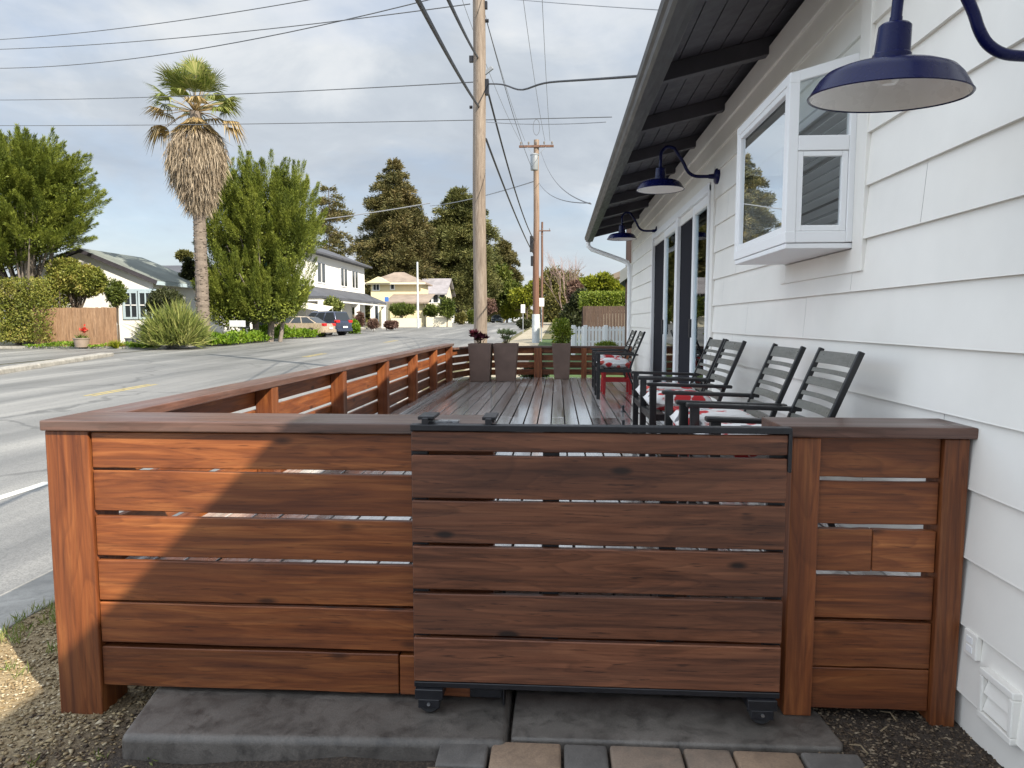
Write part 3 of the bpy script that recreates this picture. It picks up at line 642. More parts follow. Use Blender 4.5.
# ================================================================ BARN LAMPS
def make_lamp():
    root = thing('barn_lamp', 'large navy barn lamp with white inside, nearest, at the top right', 'wall lamp', (0, 0, 0), 'navy gooseneck lamps along the house wall')
    R_ = .218
    prof = [(.001, .205), (.022, .205), (.024, .20)]
    sh = MB(); sh.lathe([(.058, .086), (.09, .084), (.145, .074), (.174, .062), (.193, .042), (R_, 0.), (R_ + .003, -.003), (R_ + .001, -.006), (R_ - .004, -.003)], n=64)
    sh.build('lamp_shade', m['blue'], root, smooth=True)
    il = MB(); il.lathe([(R_ - .0045, -.0025), (.1905, .039), (.172, .057), (.143, .069), (.09, .078), (.03, .077), (.001, .077)], n=64); il.build('lamp_shade_inside', m['enamel'], root, smooth=True)
    bu = MB(); bu.lathe([(.0005, .028), (.018, .03), (.03, .045), (.03, .06), (.018, .0765)], n=20); bu.build('bulb', m['enamel'], root, smooth=True)
    nk = MB(); nk.lathe([(.060, .078), (.058, .086), (.052, .088), (.052, .112), (.048, .116), (.044, .19), (.038, .196), (.018, .2), (.017, .215), (.001, .216)], n=36); nk.build('lamp_neck', m['blue'], root, smooth=True)
    pts = [(0, 0, .20), (0, 0, .30)]
    for k in range(1, 9): a = math.pi * k / 9 * .86; pts.append((.075 - .075 * math.cos(a), 0, .30 + .085 * math.sin(a)))
    pts += [(.205, 0, .245), (.235, 0, .185), (.265, 0, .145), (.31, 0, .120), (.37, 0, .113), (.50, 0, .113)]
    pts = [Vector(p) for p in pts]; sm = []
    for i in range(len(pts) - 1):     # Catmull-Rom so that the neck bends smoothly
        a, b, c, d = pts[max(i - 1, 0)], pts[i], pts[i + 1], pts[min(i + 2, len(pts) - 1)]
        for q in range(4): u = q / 4; sm.append(.5 * (2 * b + (c - a) * u + (2 * a - 5 * b + 4 * c - d) * u * u + (3 * b - 3 * c + d - a) * u ** 3))
    sm.append(pts[-1])
    MB().tube(sm, .0155, 12).build('gooseneck', m['blue'], root, smooth=True)
    pl_ = MB(); pl_.lathe([(.02, .44), (.024, .485), (.03, .49), (.058, .495), (.07, .505), (.072, .53), (.001, .53)], (0, 0, .113), 32, 'x'); pl_.build('wall_plate', m['blue'], root, smooth=True)
    return root
lamp = make_lamp(); lx = W - .005 - .53
lamp.location = (.967, 2.225, 2.085)
for y, lab in ((6.80, 'middle navy barn lamp on the wall between window and doors'), (10.75, 'farthest navy barn lamp, near the end of the eave')):
    c = copy_tree(lamp); c.location = (lx, y, 2.645); c['label'] = lab
lamp.rotation_euler = (R(4.5), R(2.0), 0)

# ================================================================ CHAIRS
def make_chair():
    root = thing('patio_chair', '', 'chair', (0, 0, 0), 'black slatted armchairs along the house wall')
    hw = .265; fx = -.40
    for s in (-1, 1):
        y = s * hw
        MB().box(fx, fx + .045, y - .022, y + .022, 0, .605).build('front_leg', m['chair'], root, bevel=.004)
        MB().bar((fx - .02, y, .615), (.15, y, .600), .055, .022).build('armrest', m['chair'], root, bevel=.006)
        q = [(.20, y * .93, .0), (.075, y * .93, .30), (.045, y * .93, .42), (.10, y * .93, .58), (.235, y * .93, .91)]
        b = MB()
        for i in range(4): b.bar(q[i], q[i + 1], .022, .026, (1, 0, .3))
        b.build('back_post', m['chair'], root, bevel=.003)
        MB().bar((fx + .04, y * .95, .385), (.06, y * .95, .385), .024, .045).build('side_rail', m['chair'], root, bevel=.003)
    MB().bar((fx + .022, -hw, .385), (fx + .022, hw, .385), .03, .045).build('front_rail', m['chair'], root, bevel=.003)
    MB().bar((fx + .022, -hw, .16), (fx + .022, hw, .16), .02, .022).build('stretcher', m['chair'], root, bevel=.003)
    p0, p1 = Vector((.045, 0, .42)), Vector((.235, 0, .91))
    def along(z): # follow the bent posts
        return (.045 + (z - .42) / .16 * .055) if z < .58 else (.10 + (z - .58) / .33 * .135)
    for z, h in ((.868, .058), (.805, .020), (.752, .038), (.690, .020), (.635, .038), (.573, .020), (.515, .036)):
        n = 6; vs = []; w = hw * .93 - .012
        for k in range(n + 1):
            y = -w + 2 * w * k / n; bow = .018 * (1 - (y / w) ** 2); x = along(z) + bow; x2 = along(z + h / 2) + bow; x1 = along(z - h / 2) + bow
            vs += [(x1 - .006, y, z - h / 2), (x1 + .006, y, z - h / 2), (x2 + .006, y, z + h / 2), (x2 - .006, y, z + h / 2)]
        fs = [(0, 1, 2, 3), (4 * n + 3, 4 * n + 2, 4 * n + 1, 4 * n)]
        for k in range(n):
            for j in range(4): a = 4 * k + j; c = 4 * k + (j + 1) % 4; fs.append((a, c, c + 4, a + 4))
        MB().add(vs, fs).build('back_slat', m['slat'], root, bevel=.002, seg=1)
    for k in range(5): x = fx + .075 + k * .085; MB().bar((x, -hw + .02, .403), (x, hw - .02, .403), .06, .012).build('seat_slat', m['slat'], root, bevel=.002, seg=1)
    return root
def make_cushion():
    n = 14; vs = []; fs = []
    hx, hy, ht = .225, .25, .068
    for sgn in (1, -1):
        for i in range(n + 1):
            for j in range(n + 1):
                u = i / n * 2 - 1; v_ = j / n * 2 - 1; e = (1 - abs(u) ** 3.2) * (1 - abs(v_) ** 3.2); cx = 1 - .06 * (v_ * v_); cy = 1 - .05 * (u * u)
                vs.append((u * hx * cx, v_ * hy * cy, ht + sgn * (ht * max(0, e) ** .42) + (.004 * math.sin(i * 1.9) * math.cos(j * 1.7) if sgn > 0 else 0)))
    k = (n + 1) ** 2
    for b in (0, k):
        for i in range(n):
            for j in range(n): a = b + i * (n + 1) + j; fs.append((a, a + 1, a + n + 2, a + n + 1))
    o = MB().add(vs, fs); me = o.build('seat_cushion', m['fabric'], smooth=True)
    bm = bmesh.new(); bm.from_mesh(me.data); bmesh.ops.remove_doubles(bm, verts=bm.verts, dist=.0005); bm.to_mesh(me.data); bm.free(); return me
chair = make_chair(); cush = make_cushion()
ch = [(3.39, 1.075, 'nearest black slatted armchair by the wall, partly behind the right fence section', 'white cushion with red flowers on the nearest chair'),
      (4.045, 1.05, 'second black armchair from the gate, slatted back, beside the nearest one', 'white cushion with red flowers on the second chair from the gate'),
      (5.145, 1.03, 'third black armchair along the wall, past the red side table', 'bulging floral cushion on the third chair, past the red side table'),
      (5.76, 1.04, 'fourth black armchair along the wall, close before the sliding doors', 'floral cushion on the fourth chair before the sliding doors'),
      (9.83, .93, 'black armchair of the far pair, in front of the red stool', 'red and white floral cushion on the nearer chair of the far pair'),
      (11.05, .95, 'farthest black armchair, at the end of the deck', 'floral cushion on the farthest chair')]
for i, (y, x, l1, l2) in enumerate(ch):
    c = chair if i == 0 else copy_tree(chair); c.location = (x, y, DZ + .001); c['label'] = l1; c.rotation_euler.z = rnd.uniform(-.03, .03)
    q = cush if i == 0 else cush.copy()
    if i: col.objects.link(q)
    q.location = (x - .165, y, DZ + .411); tag(q, l2, 'cushion', 'floral seat cushions on the armchairs'); q.rotation_euler.z = rnd.uniform(-.05, .05)
# ---- red side tables
def make_table():
    t = thing('side_table', '', 'side table', (0, 0, 0), 'red side tables between the armchairs')
    for k in range(5): MB().box(-.21, .21, -.2 + k * .081, -.2 + k * .081 + .076, .455, .475).build('top_slat', m['red'], t, bevel=.004)
    for sx in (-1, 1):
        for sy in (-1, 1): MB().bar((sx * .175, sy * .165, .455), (sx * .19, sy * .175, 0), .045, .045, (1, 0, 0)).build('leg', m['red'], t, bevel=.004)
    for sx in (-1, 1): MB().bar((sx * .18, -.165, .20), (sx * .18, .165, .20), .02, .045).build('stretcher', m['red'], t, bevel=.003)
    for sy in (-1, 1):
        MB().bar((-.175, sy * .165, .43), (.175, sy * .165, .43), .02, .05).build('apron', m['red'], t, bevel=.003); MB().bar((-.185, sy * .17, .20), (.185, sy * .17, .20), .02, .045).build('stretcher', m['red'], t, bevel=.003)
    return t
tb = make_table(); tb.location = (.98, 4.60, DZ + .001); tb['label'] = 'red slatted side table between the second and third armchairs'
t2 = copy_tree(tb); t2.location = (.86, 10.42, DZ + .001); t2['label'] = 'red side table with visible legs beside the far pair of chairs'

# ================================================================ PLANTERS
def planter(px0, px1, bx0, bx1, Y, label, ztop):
    cx = (at(bx0, 382, Y).x + at(bx1, 382, Y).x) / 2; wt = (at(px1, 345, Y).x - at(px0, 345, Y).x) / 2 * .97; wb = (at(bx1, 382, Y).x - at(bx0, 382, Y).x) / 2 * .97
    cx2 = (at(px0, 345, Y).x + at(px1, 345, Y).x) / 2
    t = thing('planter', label, 'planter', (cx, Y + wb, DZ), 'tall tapered planters at the end of the deck')
    z0, z1 = DZ + .001, ztop; yc = Y + wt; lip = .02
    def ring(cx, w, z): return [(cx - w, yc - w, z), (cx + w, yc - w, z), (cx + w, yc + w, z), (cx - w, yc + w, z)]
    vs = ring(cx, wb, z0) + ring(cx2, wt, z1) + ring(cx2, wt - lip, z1) + ring(cx2, wt - lip - .006, z1 - .06)
    fs = [(0, 1, 2, 3)] + [(4 * l + j, 4 * l + (j + 1) % 4, 4 * l + 4 + (j + 1) % 4, 4 * l + 4 + j) for l in range(3) for j in range(4)]
    MB().add(vs, fs).build('pot', m['planter'], t, bevel=.006)
    s = MB(); s.box(cx2 - wt + lip + .004, cx2 + wt - lip - .004, yc - wt + lip + .004, yc + wt - lip - .004, z1 - .10, z1 - .045); s.build('potting_soil', m['soil'], t)
    return Vector((cx2, yc, z1 - .045)), wt
pa, wa = planter(467.5, 491.5, 470, 489.5, 12.2, 'left tall tapered bronze planter holding a burgundy plant', 1.045)
pb, wb_ = planter(492.5, 518, 495.5, 515, 12.3, 'middle tall tapered bronze planter holding a pale green plant', 1.045)
pc, wc = planter(551.5, 571, 554, 569.5, 12.9, 'right slim tapered planter holding a clipped yellow green bush', 1.035)
m['burgundy'] = leafmat('burgundy_leaf', [(.03, .006, .014), (.07, .012, .025), (.14, .03, .045), (.20, .08, .07)], .4, .15)
m['pale_leaf'] = leafmat('pale_leaf', [(.10, .14, .06), (.20, .26, .12), (.32, .36, .2), (.42, .40, .26)], .5, .25)
m['lime'] = leafmat('lime_leaf', [(.06, .10, .015), (.14, .20, .025), (.26, .31, .04), (.40, .42, .09)], .5, .3, .3, 4)
m['stem'] = M('stem', (.12, .09, .05), .8, 0, .3, 8, .2)
def potplant(name, label, cat, c, rx, h, mat, n, L, Wd, up=.6, ball=False):
    t = thing(name, label, cat, tuple(c))
    s = MB()
    heads = []
    for k in range(9):
        a = rnd.uniform(0, 6.28); r = rx * rnd.uniform(.1, .75); e = c + Vector((math.cos(a) * r, math.sin(a) * r, h * rnd.uniform(.35, .85))); heads.append(e)
        s.tube([c + Vector((math.cos(a) * r * .2, math.sin(a) * r * .2, -.01)), c.lerp(e, .6) + Vector((0, 0, .01)), e], [.007, .006, .004], 5)
    s.build('stem', m['stem'], t)
    if ball:
        P = rdir(n) * (rng.random((n, 1)) ** .33); P = P * (rx, rx, h * .5) * (1 + .22 * np.sin(P[:, :1] * 6 + 2) * np.cos(P[:, 2:] * 5)) + np.array(c) + (0, 0, h * .5); D = unit(P - np.array(c) - (0, 0, h * .35)) + rdir(n) * .6
    else:
        hd = np.array([list(x) for x in heads]); D = rdir(n); D[:, 2] = np.abs(D[:, 2]) * up + .15; P = hd[rng.integers(0, len(hd), n)] + D * .012
    leaf_obj('foliage', [leaves(P, D, L, Wd)], mat, t); return t
potplant('burgundy_plant', 'burgundy leafy plant growing from the left planter', 'plant', pa, wa * 1.1, .27, m['burgundy'], 520, .075, .03)
potplant('pale_plant', 'pale green loose plant growing from the middle planter', 'plant', pb, wb_ * 1.15, .26, m['pale_leaf'], 480, .07, .018, 1.2)
potplant('clipped_bush', 'bright yellow green clipped bush in the right planter', 'plant', pc - Vector((0, 0, .03)), (.17), .52, m['lime'], 1900, .045, .026, ball=True)

# ================================================================ STREET: POLES AND WIRES
m['pole'] = wood('pole_wood', 'z', (.115, .085, .062), (.225, .18, .14), (.32, .27, .215), .75, .1, .25, .6)
m['pole_red'] = wood('red_pole_wood', 'z', (.075, .035, .021), (.155, .078, .05), (.23, .135, .09), .75, .1, .15, .6)
def polemix():
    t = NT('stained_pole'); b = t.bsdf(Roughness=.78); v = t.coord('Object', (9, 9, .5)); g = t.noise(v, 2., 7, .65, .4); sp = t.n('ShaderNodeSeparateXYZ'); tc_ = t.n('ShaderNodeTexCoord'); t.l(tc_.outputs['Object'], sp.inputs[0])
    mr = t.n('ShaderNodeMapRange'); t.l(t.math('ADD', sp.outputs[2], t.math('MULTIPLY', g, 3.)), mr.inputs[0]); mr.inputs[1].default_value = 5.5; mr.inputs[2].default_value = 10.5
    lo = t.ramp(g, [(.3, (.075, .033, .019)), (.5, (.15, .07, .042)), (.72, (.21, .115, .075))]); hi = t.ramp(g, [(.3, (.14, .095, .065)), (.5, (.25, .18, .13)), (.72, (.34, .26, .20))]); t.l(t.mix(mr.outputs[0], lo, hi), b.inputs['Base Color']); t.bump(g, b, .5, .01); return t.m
m['pole_mix'] = polemix()
m['wire'] = M('wire', (.02, .02, .025), .5, 0, .1, 4, 0); m['wire_grey'] = M('wire_grey', (.10, .105, .115), .5, 0, .1, 4, 0); m['wire_pale'] = M('wire_pale', (.22, .23, .25), .5, 0, .1, 4, 0)
m['insul'] = M('insulator', (.16, .14, .12), .35, 0, .2, 4, 0); m['grey_metal'] = M('grey_metal', (.30, .32, .34), .45, .3, .15, 4, .05)
m['sign'] = M('white_sign', (.74, .72, .70), .5, 0, .06, 4, .02); m['guard'] = M('pole_guard', (.50, .53, .54), .55, 0, .2, 4, .1)
Y1, Y2, Y3 = 18.0, 40.0, 78.0
X1 = at(480, 300, Y1).x; X2 = at(536, 300, Y2).x; X3 = at(542, 280, Y3).x
def pole(label, X, Y, z1, r0, r1, mat):
    t = thing('utility_pole', label, 'utility pole', (X, Y, G(Y) - .1), 'wooden utility poles')
    pts = [(X + .012 * math.sin(i * .9), Y, G(Y) - .1 + (z1 - G(Y) + .1) * i / 14) for i in range(15)]
    MB().tube(pts, [r0 + (r1 - r0) * i / 14 for i in range(15)], 18).build('shaft', mat, t, smooth=True); return t
def crossarm(t, X, Y, z, half, n, mat, w=.11):
    ca = MB().box(X - half, X + half, Y - .2, Y - .09, z - .06, z + .06).build('crossarm', mat, t, bevel=.01)
    for k in range(n):
        x = X - half + .1 + (2 * half - .2) * k / (n - 1); i = MB(); i.lathe([(.02, .06), (.02, .12), (.05, .13), (.04, .17), (.055, .18), (.045, .24), (.02, .26), (.001, .26)], (x, Y - .145, z), 10); i.build('insulator', m['insul'], t)
    b = MB(); b.bar((X - half * .55, Y - .19, z - .05), (X, Y - .19, z - .55), .03, .02); b.bar((X + half * .55, Y - .19, z - .05), (X, Y - .19, z - .55), .03, .02); b.build('brace', m['grey_metal'], t)
pA = pole('nearest tall weathered wooden utility pole rising behind the planters', X1, Y1, 12.6, .172, .145, m['pole'])
crossarm(pA, X1, Y1, 11.9, 1.5, 5, m['pole'])
zA = lambda py: at(480, py, Y1).z
MB().box(X1 + .15, X1 + .24, Y1 - .08, Y1 + .08, zA(95), zA(80)).build('line_bracket', m['black'], pA); MB().box(X1 + .15, X1 + .21, Y1 - .05, Y1 + .05, zA(9), zA(2)).build('line_bracket', m['black'], pA); MB().tube([(X1 + .15, Y1, zA(21)), (X1 + .24, Y1, zA(21))], .045, 8).build('spool_insulator', m['black'], pA)
MB().bar((X1 + .14, Y1 - .02, zA(74)), (X1 + .34, Y1 - .06, zA(68.5)), .05, .09).build('guy_marker', m['grey_metal'], pA, bevel=.01)
MB().box(X1 - .24, X1 - .14, Y1 - .05, Y1 + .05, zA(62), zA(56)).build('cable_clamp', m['black'], pA); MB().tube([(X1 - .17, Y1, zA(107)), (X1 - .24, Y1, zA(107))], .04, 8).build('cable_clamp', m['black'], pA)
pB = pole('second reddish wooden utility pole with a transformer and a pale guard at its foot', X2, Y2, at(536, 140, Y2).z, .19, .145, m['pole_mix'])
MB().tube([(X2, Y2, G(Y2) - .05), (X2, Y2, G(Y2) + 1.6)], .215, 16).build('pole_guard', m['guard'], pB, smooth=True)
zB = lambda py: at(536, py, Y2).z
crossarm(pB, X2, Y2, zB(147), .95, 5, m['pole_red'])
tr = MB(); tr.lathe([(.001, -.42), (.2, -.42), (.21, -.40), (.21, .36), (.23, .37), (.23, .41), (.17, .46), (.001, .47)], (X2 - .1, Y2 - .42, zB(164)), 18); tr.build('transformer', m['grey_metal'], pB, smooth=True)
b = MB(); b.box(X2 - .35, X2 - .17, Y2 - .1, Y2 + .1, zB(252), zB(236)); b.box(X2 - .30, X2 - .17, Y2 - .1, Y2 + .1, zB(266), zB(256)); b.build('cable_box', m['black'], pB, bevel=.02)
lp = MB(); cz = zB(128); lp.tube([(X2 + .18 * math.cos(a) , Y2 - .15, cz + .42 * math.sin(a)) for a in np.linspace(0, 6.28, 20)], .013, 5, cap=False); lp.build('wire_loop', m['wire_grey'], pB)
pC = pole('thin distant utility pole just right of the reddish pole', X3, Y3, at(542, 222, Y3).z, .15, .11, m['pole_red'])
crossarm(pC, X3, Y3, at(542, 231, Y3).z, .9, 3, m['pole_red'])
def wire(label, a, b, sag, r, mat, group=None, name='overhead_wire', n=24, wig=None):
    a = Vector(a); b = Vector(b); pts = []
    for i in range(n + 1):
        u = i / n; p = a.lerp(b, u); p.z -= 4 * sag * u * (1 - u)
        if wig: p.z += wig(u)
        pts.append(p)
    o = MB().tube(pts, r, 6).build(name, mat, base=a); return tag(o, label, 'wire', group)
LF = 'wires crossing the street to the left'
P = at
wire('thick black cable coming down from the upper left to the near pole, lower of two', P(425, 0, 7.2) + (P(425, 0, 7.2) - P(480, 107, Y1)) * .6, P(479, 107, Y1), .12, .028, m['wire'])
wire('thick black cable coming down to the near pole, upper and right of two', P(452, 0, 9.6) + (P(452, 0, 9.6) - P(478, 58, Y1)) * .8, P(478, 58, Y1), .1, .026, m['wire'])
wire('thick black cable sagging from the near pole to the second pole, lower of two', P(486, 139, Y1), P(533, 253, Y2), .18, .028, m['wire'])
wire('thick black cable sagging from the near pole to the second pole, upper of two', P(487, 88, Y1), P(534, 240, Y2), .45, .026, m['wire'])
wire('drooping black service drop running from the near pole to the house eave', P(488, 84, Y1), P(640, 76, 9.0), .02, .018, m['wire'], wig=lambda u: -.13 * math.exp(-((u - .36) / .13) ** 2))
wire('thin wire crossing the street high up, lowest of the top three', P(-30, 68, 30), P(474, -12, Y1), .55, .014, m['wire_grey'], LF)
wire('thin wire crossing the street high up, middle of the top three', P(-30, 50, 29), P(470, 4, Y1), .22, .013, m['wire_grey'], LF)
wire('thin wire crossing the top left corner, uppermost of the top three', P(-30, 41, 29), P(330, -4, 20), .2, .013, m['wire_grey'], LF)
wire('thin level wire passing behind the palm crown', P(-30, 100, 31), P(475, 82, Y1), .12, .013, m['wire_grey'], LF)
wire('thin level wire passing just under the palm crown', P(-30, 125.5, 34), P(612, 117, 22), .08, .014, m['wire_grey'], LF)
wire('thin wire from the near pole running right towards the roof', P(486, 122, 19), P(606, 122, 14), .05, .009, m['wire_pale'])
wire('thin wire across the top right of the near pole', P(480, -4, Y1), P(660, 10, 12), .02, .008, m['wire_pale'])
LN = 'thin line wires between the near pole and the second pole'
for k, (dx, px) in enumerate(((-1.4, 520), (-.7, 525), (.7, 545), (1.4, 550))):
    wire(['line wire leaving the left end of the second pole crossarm', 'line wire second from the left on the crossarm', 'line wire second from the right on the crossarm', 'line wire at the right end of the second pole crossarm'][k], (X1 + dx, Y1 - .15, 12.1), P(px, 141, Y2 - .15), .5, .009, m['wire_pale'], LN)
wire('thin wire from the side of the near pole down to the second pole', P(487, 22, Y1), P(534, 172, Y2), .35, .011, m['wire_grey'])
wire('looping service wire from the second pole to the dark eave, upper one', P(541, 152, Y2), P(591, 204, 13.9), .5, .012, m['wire_grey'])
wire('looping service wire from the second pole to the dark eave, lower one', P(539, 183, Y2), P(590, 203, 13.9), .28, .012, m['wire_grey'])
wire('pale wire running from the second pole left to the conifers', P(535, 181, Y2), P(430, 206, 70), .2, .03, m['wire_pale'])
wire('pale cable running in front of the big conifer to the left house', P(430, 203, 62), P(300, 222, 62), .1, .045, m['wire_pale'])

def sign(name, label, px, Y, y0, y1, w, band=None):
    X = at(px, 320, Y).x; t = thing(name, label, 'sign', (X, Y, G(Y)))
    MB().tube([(X, Y, G(Y)), (X, Y, at(px, y0, Y).z)], .035, 8).build('post', m['grey_metal'], t)
    za, zb_ = at(px, y1, Y).z, at(px, y0, Y).z; MB().box(X - w / 2, X + w / 2, Y - .05, Y - .035, za, zb_).build('panel', m['sign'], t, bevel=.004); return t
sign('street_sign', 'white sign panel on a post beside the second utility pole', 541.5, 41, 298, 306.5, .30)
sign('street_sign', 'smaller white sign panel on a post farther down the pavement', 523, 58, 304.5, 313, .34)
m['bluesign'] = M('blue_sign', (.05, .16, .48), .5, 0, .05, 4, 0)
o = sign('street_sign', 'small blue sign on a post before the yellow house', 387, 72, 297, 301.5, .42)
for c in o.children:
    if c.name.startswith('panel'): c.data.materials.clear(); c.data.materials.append(m['bluesign'])
X = at(418, 320, 76).x; t = thing('street_lamp', 'pale thin metal street pole in front of the yellow house', 'street pole', (X, 76, G(76)))
MB().tube([(X, 76, G(76)), (X, 76, at(418, 262, 76).z)], [.13, .09], 10).build('pole_shaft', m['guard'], t)

# ================================================================ BUILDINGS
def shingles(name, c):
    t = NT(name); b = t.bsdf(Roughness=.85); v = t.coord('Object'); br = t.n('ShaderNodeTexBrick'); br.inputs['Scale'].default_value = 1.0
    br.inputs['Brick Width'].default_value = .35; br.inputs['Row Height'].default_value = .15; br.inputs['Mortar Size'].default_value = .012
    t.l(t.coord('Object', (1, 1, 1)), br.inputs['Vector']); br.inputs['Color1'].default_value = (*c3(c, 1.2), 1); br.inputs['Color2'].default_value = (*c3(c, .75), 1); br.inputs['Mortar'].default_value = (*c3(c, .5), 1)
    n = t.noise(v, .8, 5); t.l(t.mix(.6, br.outputs[0], t.ramp(n, [(.3, c3(c, .7)), (.7, c3(c, 1.35))])), b.inputs['Base Color']); return t.m
m['roof_green'] = shingles('grey_green_shingle', (.17, .19, .17)); m['roof_dark'] = shingles('slate_shingle', (.075, .08, .095)); m['roof_tan'] = shingles('tan_shingle', (.25, .20, .16)); m['roof_lilac'] = shingles('pale_grey_shingle', (.27, .255, .27))
m['hwhite'] = M('house_white', (.78, .77, .74), .7, 0, .03, 1, .1, 30); m['hyellow'] = M('house_yellow', (.72, .62, .38), .75, 0, .04, 1, .1, 30); m['hcream'] = M('house_cream', (.62, .58, .46), .75, 0, .05, 1, .1, 30)
m['bluetrim'] = M('pale_blue_trim', (.42, .52, .58), .5, 0, .05, 4, .03); m['whtrim'] = M('white_trim', (.78, .78, .78), .5, 0, .03, 4, .03)
m['wpane'] = NT('dark_window'); _b = m['wpane'].bsdf(Base_Color=(.03, .036, .042, 1), Roughness=.06); m['wpane'] = m['wpane'].m
m['wteal'] = NT('teal_window'); _b = m['wteal'].bsdf(Base_Color=(.02, .10, .095, 1), Roughness=.08); m['wteal'] = m['wteal'].m

def win(par, face, u0, u1, z0, z1, at_, frame=.08, mull=1, pane='wpane', fm='whtrim', d=.06):
    # face 'y': on a wall looking to -y at y=at_ ; face 'x': on a wall looking to +x at x=at_
    b = MB()
    def bx(ua, ub, za, zb, d0, d1, mb):
        if face == 'y': mb.box(ua, ub, at_ - d1, at_ - d0, za, zb)
        else: mb.box(at_ + d0, at_ + d1, ua, ub, za, zb)
    bx(u0 - frame, u0, z0 - frame, z1 + frame, .003, d, b); bx(u1, u1 + frame, z0 - frame, z1 + frame, .003, d, b); bx(u0, u1, z1, z1 + frame, .003, d, b); bx(u0, u1, z0 - frame, z0, .003, d, b)
    for k in range(1, mull + 1):
        u = u0 + (u1 - u0) * k / (mull + 1); bx(u - .03, u + .03, z0, z1, .003, d, b)
    w = b.build('window', m[fm], par); p = MB(); bx(u0, u1, z0, z1, .004, .02, p); p.build('pane', m[pane], w); return w

def gable_roof(mb, x0, x1, y0, y1, ze, zr, axis='y', th=.14, over=.0):
    if axis == 'y':
        xm = (x0 + x1) / 2; sec = [(x0, y0, ze), (xm, y0, zr), (x1, y0, ze), (x1, y0, ze + th), (xm, y0, zr + th), (x0, y0, ze + th)]; mb.prism(sec, (0, y1 - y0, 0))
    else:
        ym = (y0 + y1) / 2; sec = [(x0, y0, ze), (x0, ym, zr), (x0, y1, ze), (x0, y1, ze + th), (x0, ym, zr + th), (x0, y0, ze + th)]; mb.prism(sec, (x1 - x0, 0, 0))
def hip_roof(mb, x0, x1, y0, y1, ze, zr):
    if (x1 - x0) > (y1 - y0): k = (y1 - y0) / 2; a, b = (x0 + k, (y0 + y1) / 2, zr), (x1 - k, (y0 + y1) / 2, zr)
    else: k = (x1 - x0) / 2; a, b = ((x0 + x1) / 2, y0 + k, zr), ((x0 + x1) / 2, y1 - k, zr)
    vs = [(x0, y0, ze), (x1, y0, ze), (x1, y1, ze), (x0, y1, ze), a, b, (x0, y0, ze - .16), (x1, y0, ze - .16), (x1, y1, ze - .16), (x0, y1, ze - .16)]
    if (x1 - x0) > (y1 - y0): fs = [(0, 1, 5, 4), (1, 2, 5), (2, 3, 4, 5), (3, 0, 4)]
    else: fs = [(0, 1, 4), (1, 2, 5, 4), (2, 3, 5), (3, 0, 4, 5)]
    mb.add(vs, fs + [(0, 6, 7, 1), (1, 7, 8, 2), (2, 8, 9, 3), (3, 9, 6, 0), (6, 9, 8, 7)])

# ---- bungalow at the left, gable towards us
Yb = 38.0; pk = at(77, 250, Yb); er = at(157, 283, Yb); gz = G(Yb)
bw = thing('bungalow', 'small white bungalow with grey shingle gable roof behind the board fence', 'house', (pk.x, Yb, gz))
hx = er.x - pk.x; sl = (pk.z - er.z) / hx
xl_, xr_ = pk.x - hx * .92, pk.x + hx * .92
MB().prism([(xl_, Yb + .22, gz - .2), (xr_, Yb + .22, gz - .2), (xr_, Yb + .22, er.z + .08 * hx * sl), (pk.x, Yb + .22, pk.z - .1), (xl_, Yb + .22, er.z + .08 * hx * sl)], (0, 6, 0)).build('wall', m['hwhite'], bw)
rfm = MB(); gable_roof(rfm, pk.x - hx, pk.x + hx, Yb, Yb + 6.2, er.z, pk.z); rfm.build('roof', m['roof_green'], bw)
rfm = MB(); gable_roof(rfm, pk.x - hx * .3, at(192, 280, 44).x, 44, 52, at(192, 283, 44).z, pk.z - .2, 'x'); rfm.build('wing_roof', m['roof_dark'], bw)
MB().box(pk.x, at(190, 280, 44).x - .3, 44.6, 51.5, gz - .2, at(192, 283, 44).z + .1).build('wing_wall', m['hwhite'], bw)
b = MB(); b.bar((pk.x, Yb - .02, pk.z + .03), (pk.x + hx, Yb - .02, er.z + .03), .06, .22, (0, 0, 1)); b.bar((pk.x, Yb - .02, pk.z + .03), (pk.x - hx, Yb - .02, er.z + .03), .06, .22, (0, 0, 1)); b.build('barge_board', m['soffit'], bw)
b = MB(); b.box(pk.x + hx - .05, pk.x + hx + .12, Yb, Yb + 6.1, er.z - .1, er.z + .1); b.build('gutter', m['bluetrim'], bw)
wx0, wx1 = at(121, 300, Yb).x, at(151, 300, Yb).x; wz0, wz1 = at(130, 317, Yb).z, at(130, 293, Yb).z
xm = (wx0 + wx1) / 2
w = win(bw, 'y', wx0 + .1, xm - .1, wz0, wz1, Yb + .22, .12, 1, fm='bluetrim'); w = win(bw, 'y', xm + .1, wx1 - .1, wz0, wz1, Yb + .22, .12, 1, fm='bluetrim')
for ua, ub in ((wx0 + .1, xm - .1), (xm + .1, wx1 - .1)):
    MB().box(ua, ub, Yb + .16, Yb + .19, (wz0 + wz1) / 2 - .03, (wz0 + wz1) / 2 + .03).build('glazing_bar', m['whtrim'], bw)
MB().box(wx0 - .2, wx1 + .2, Yb + .2, Yb + .22, wz1 + .14, wz1 + .24).build('window_hood', m['bluetrim'], bw)

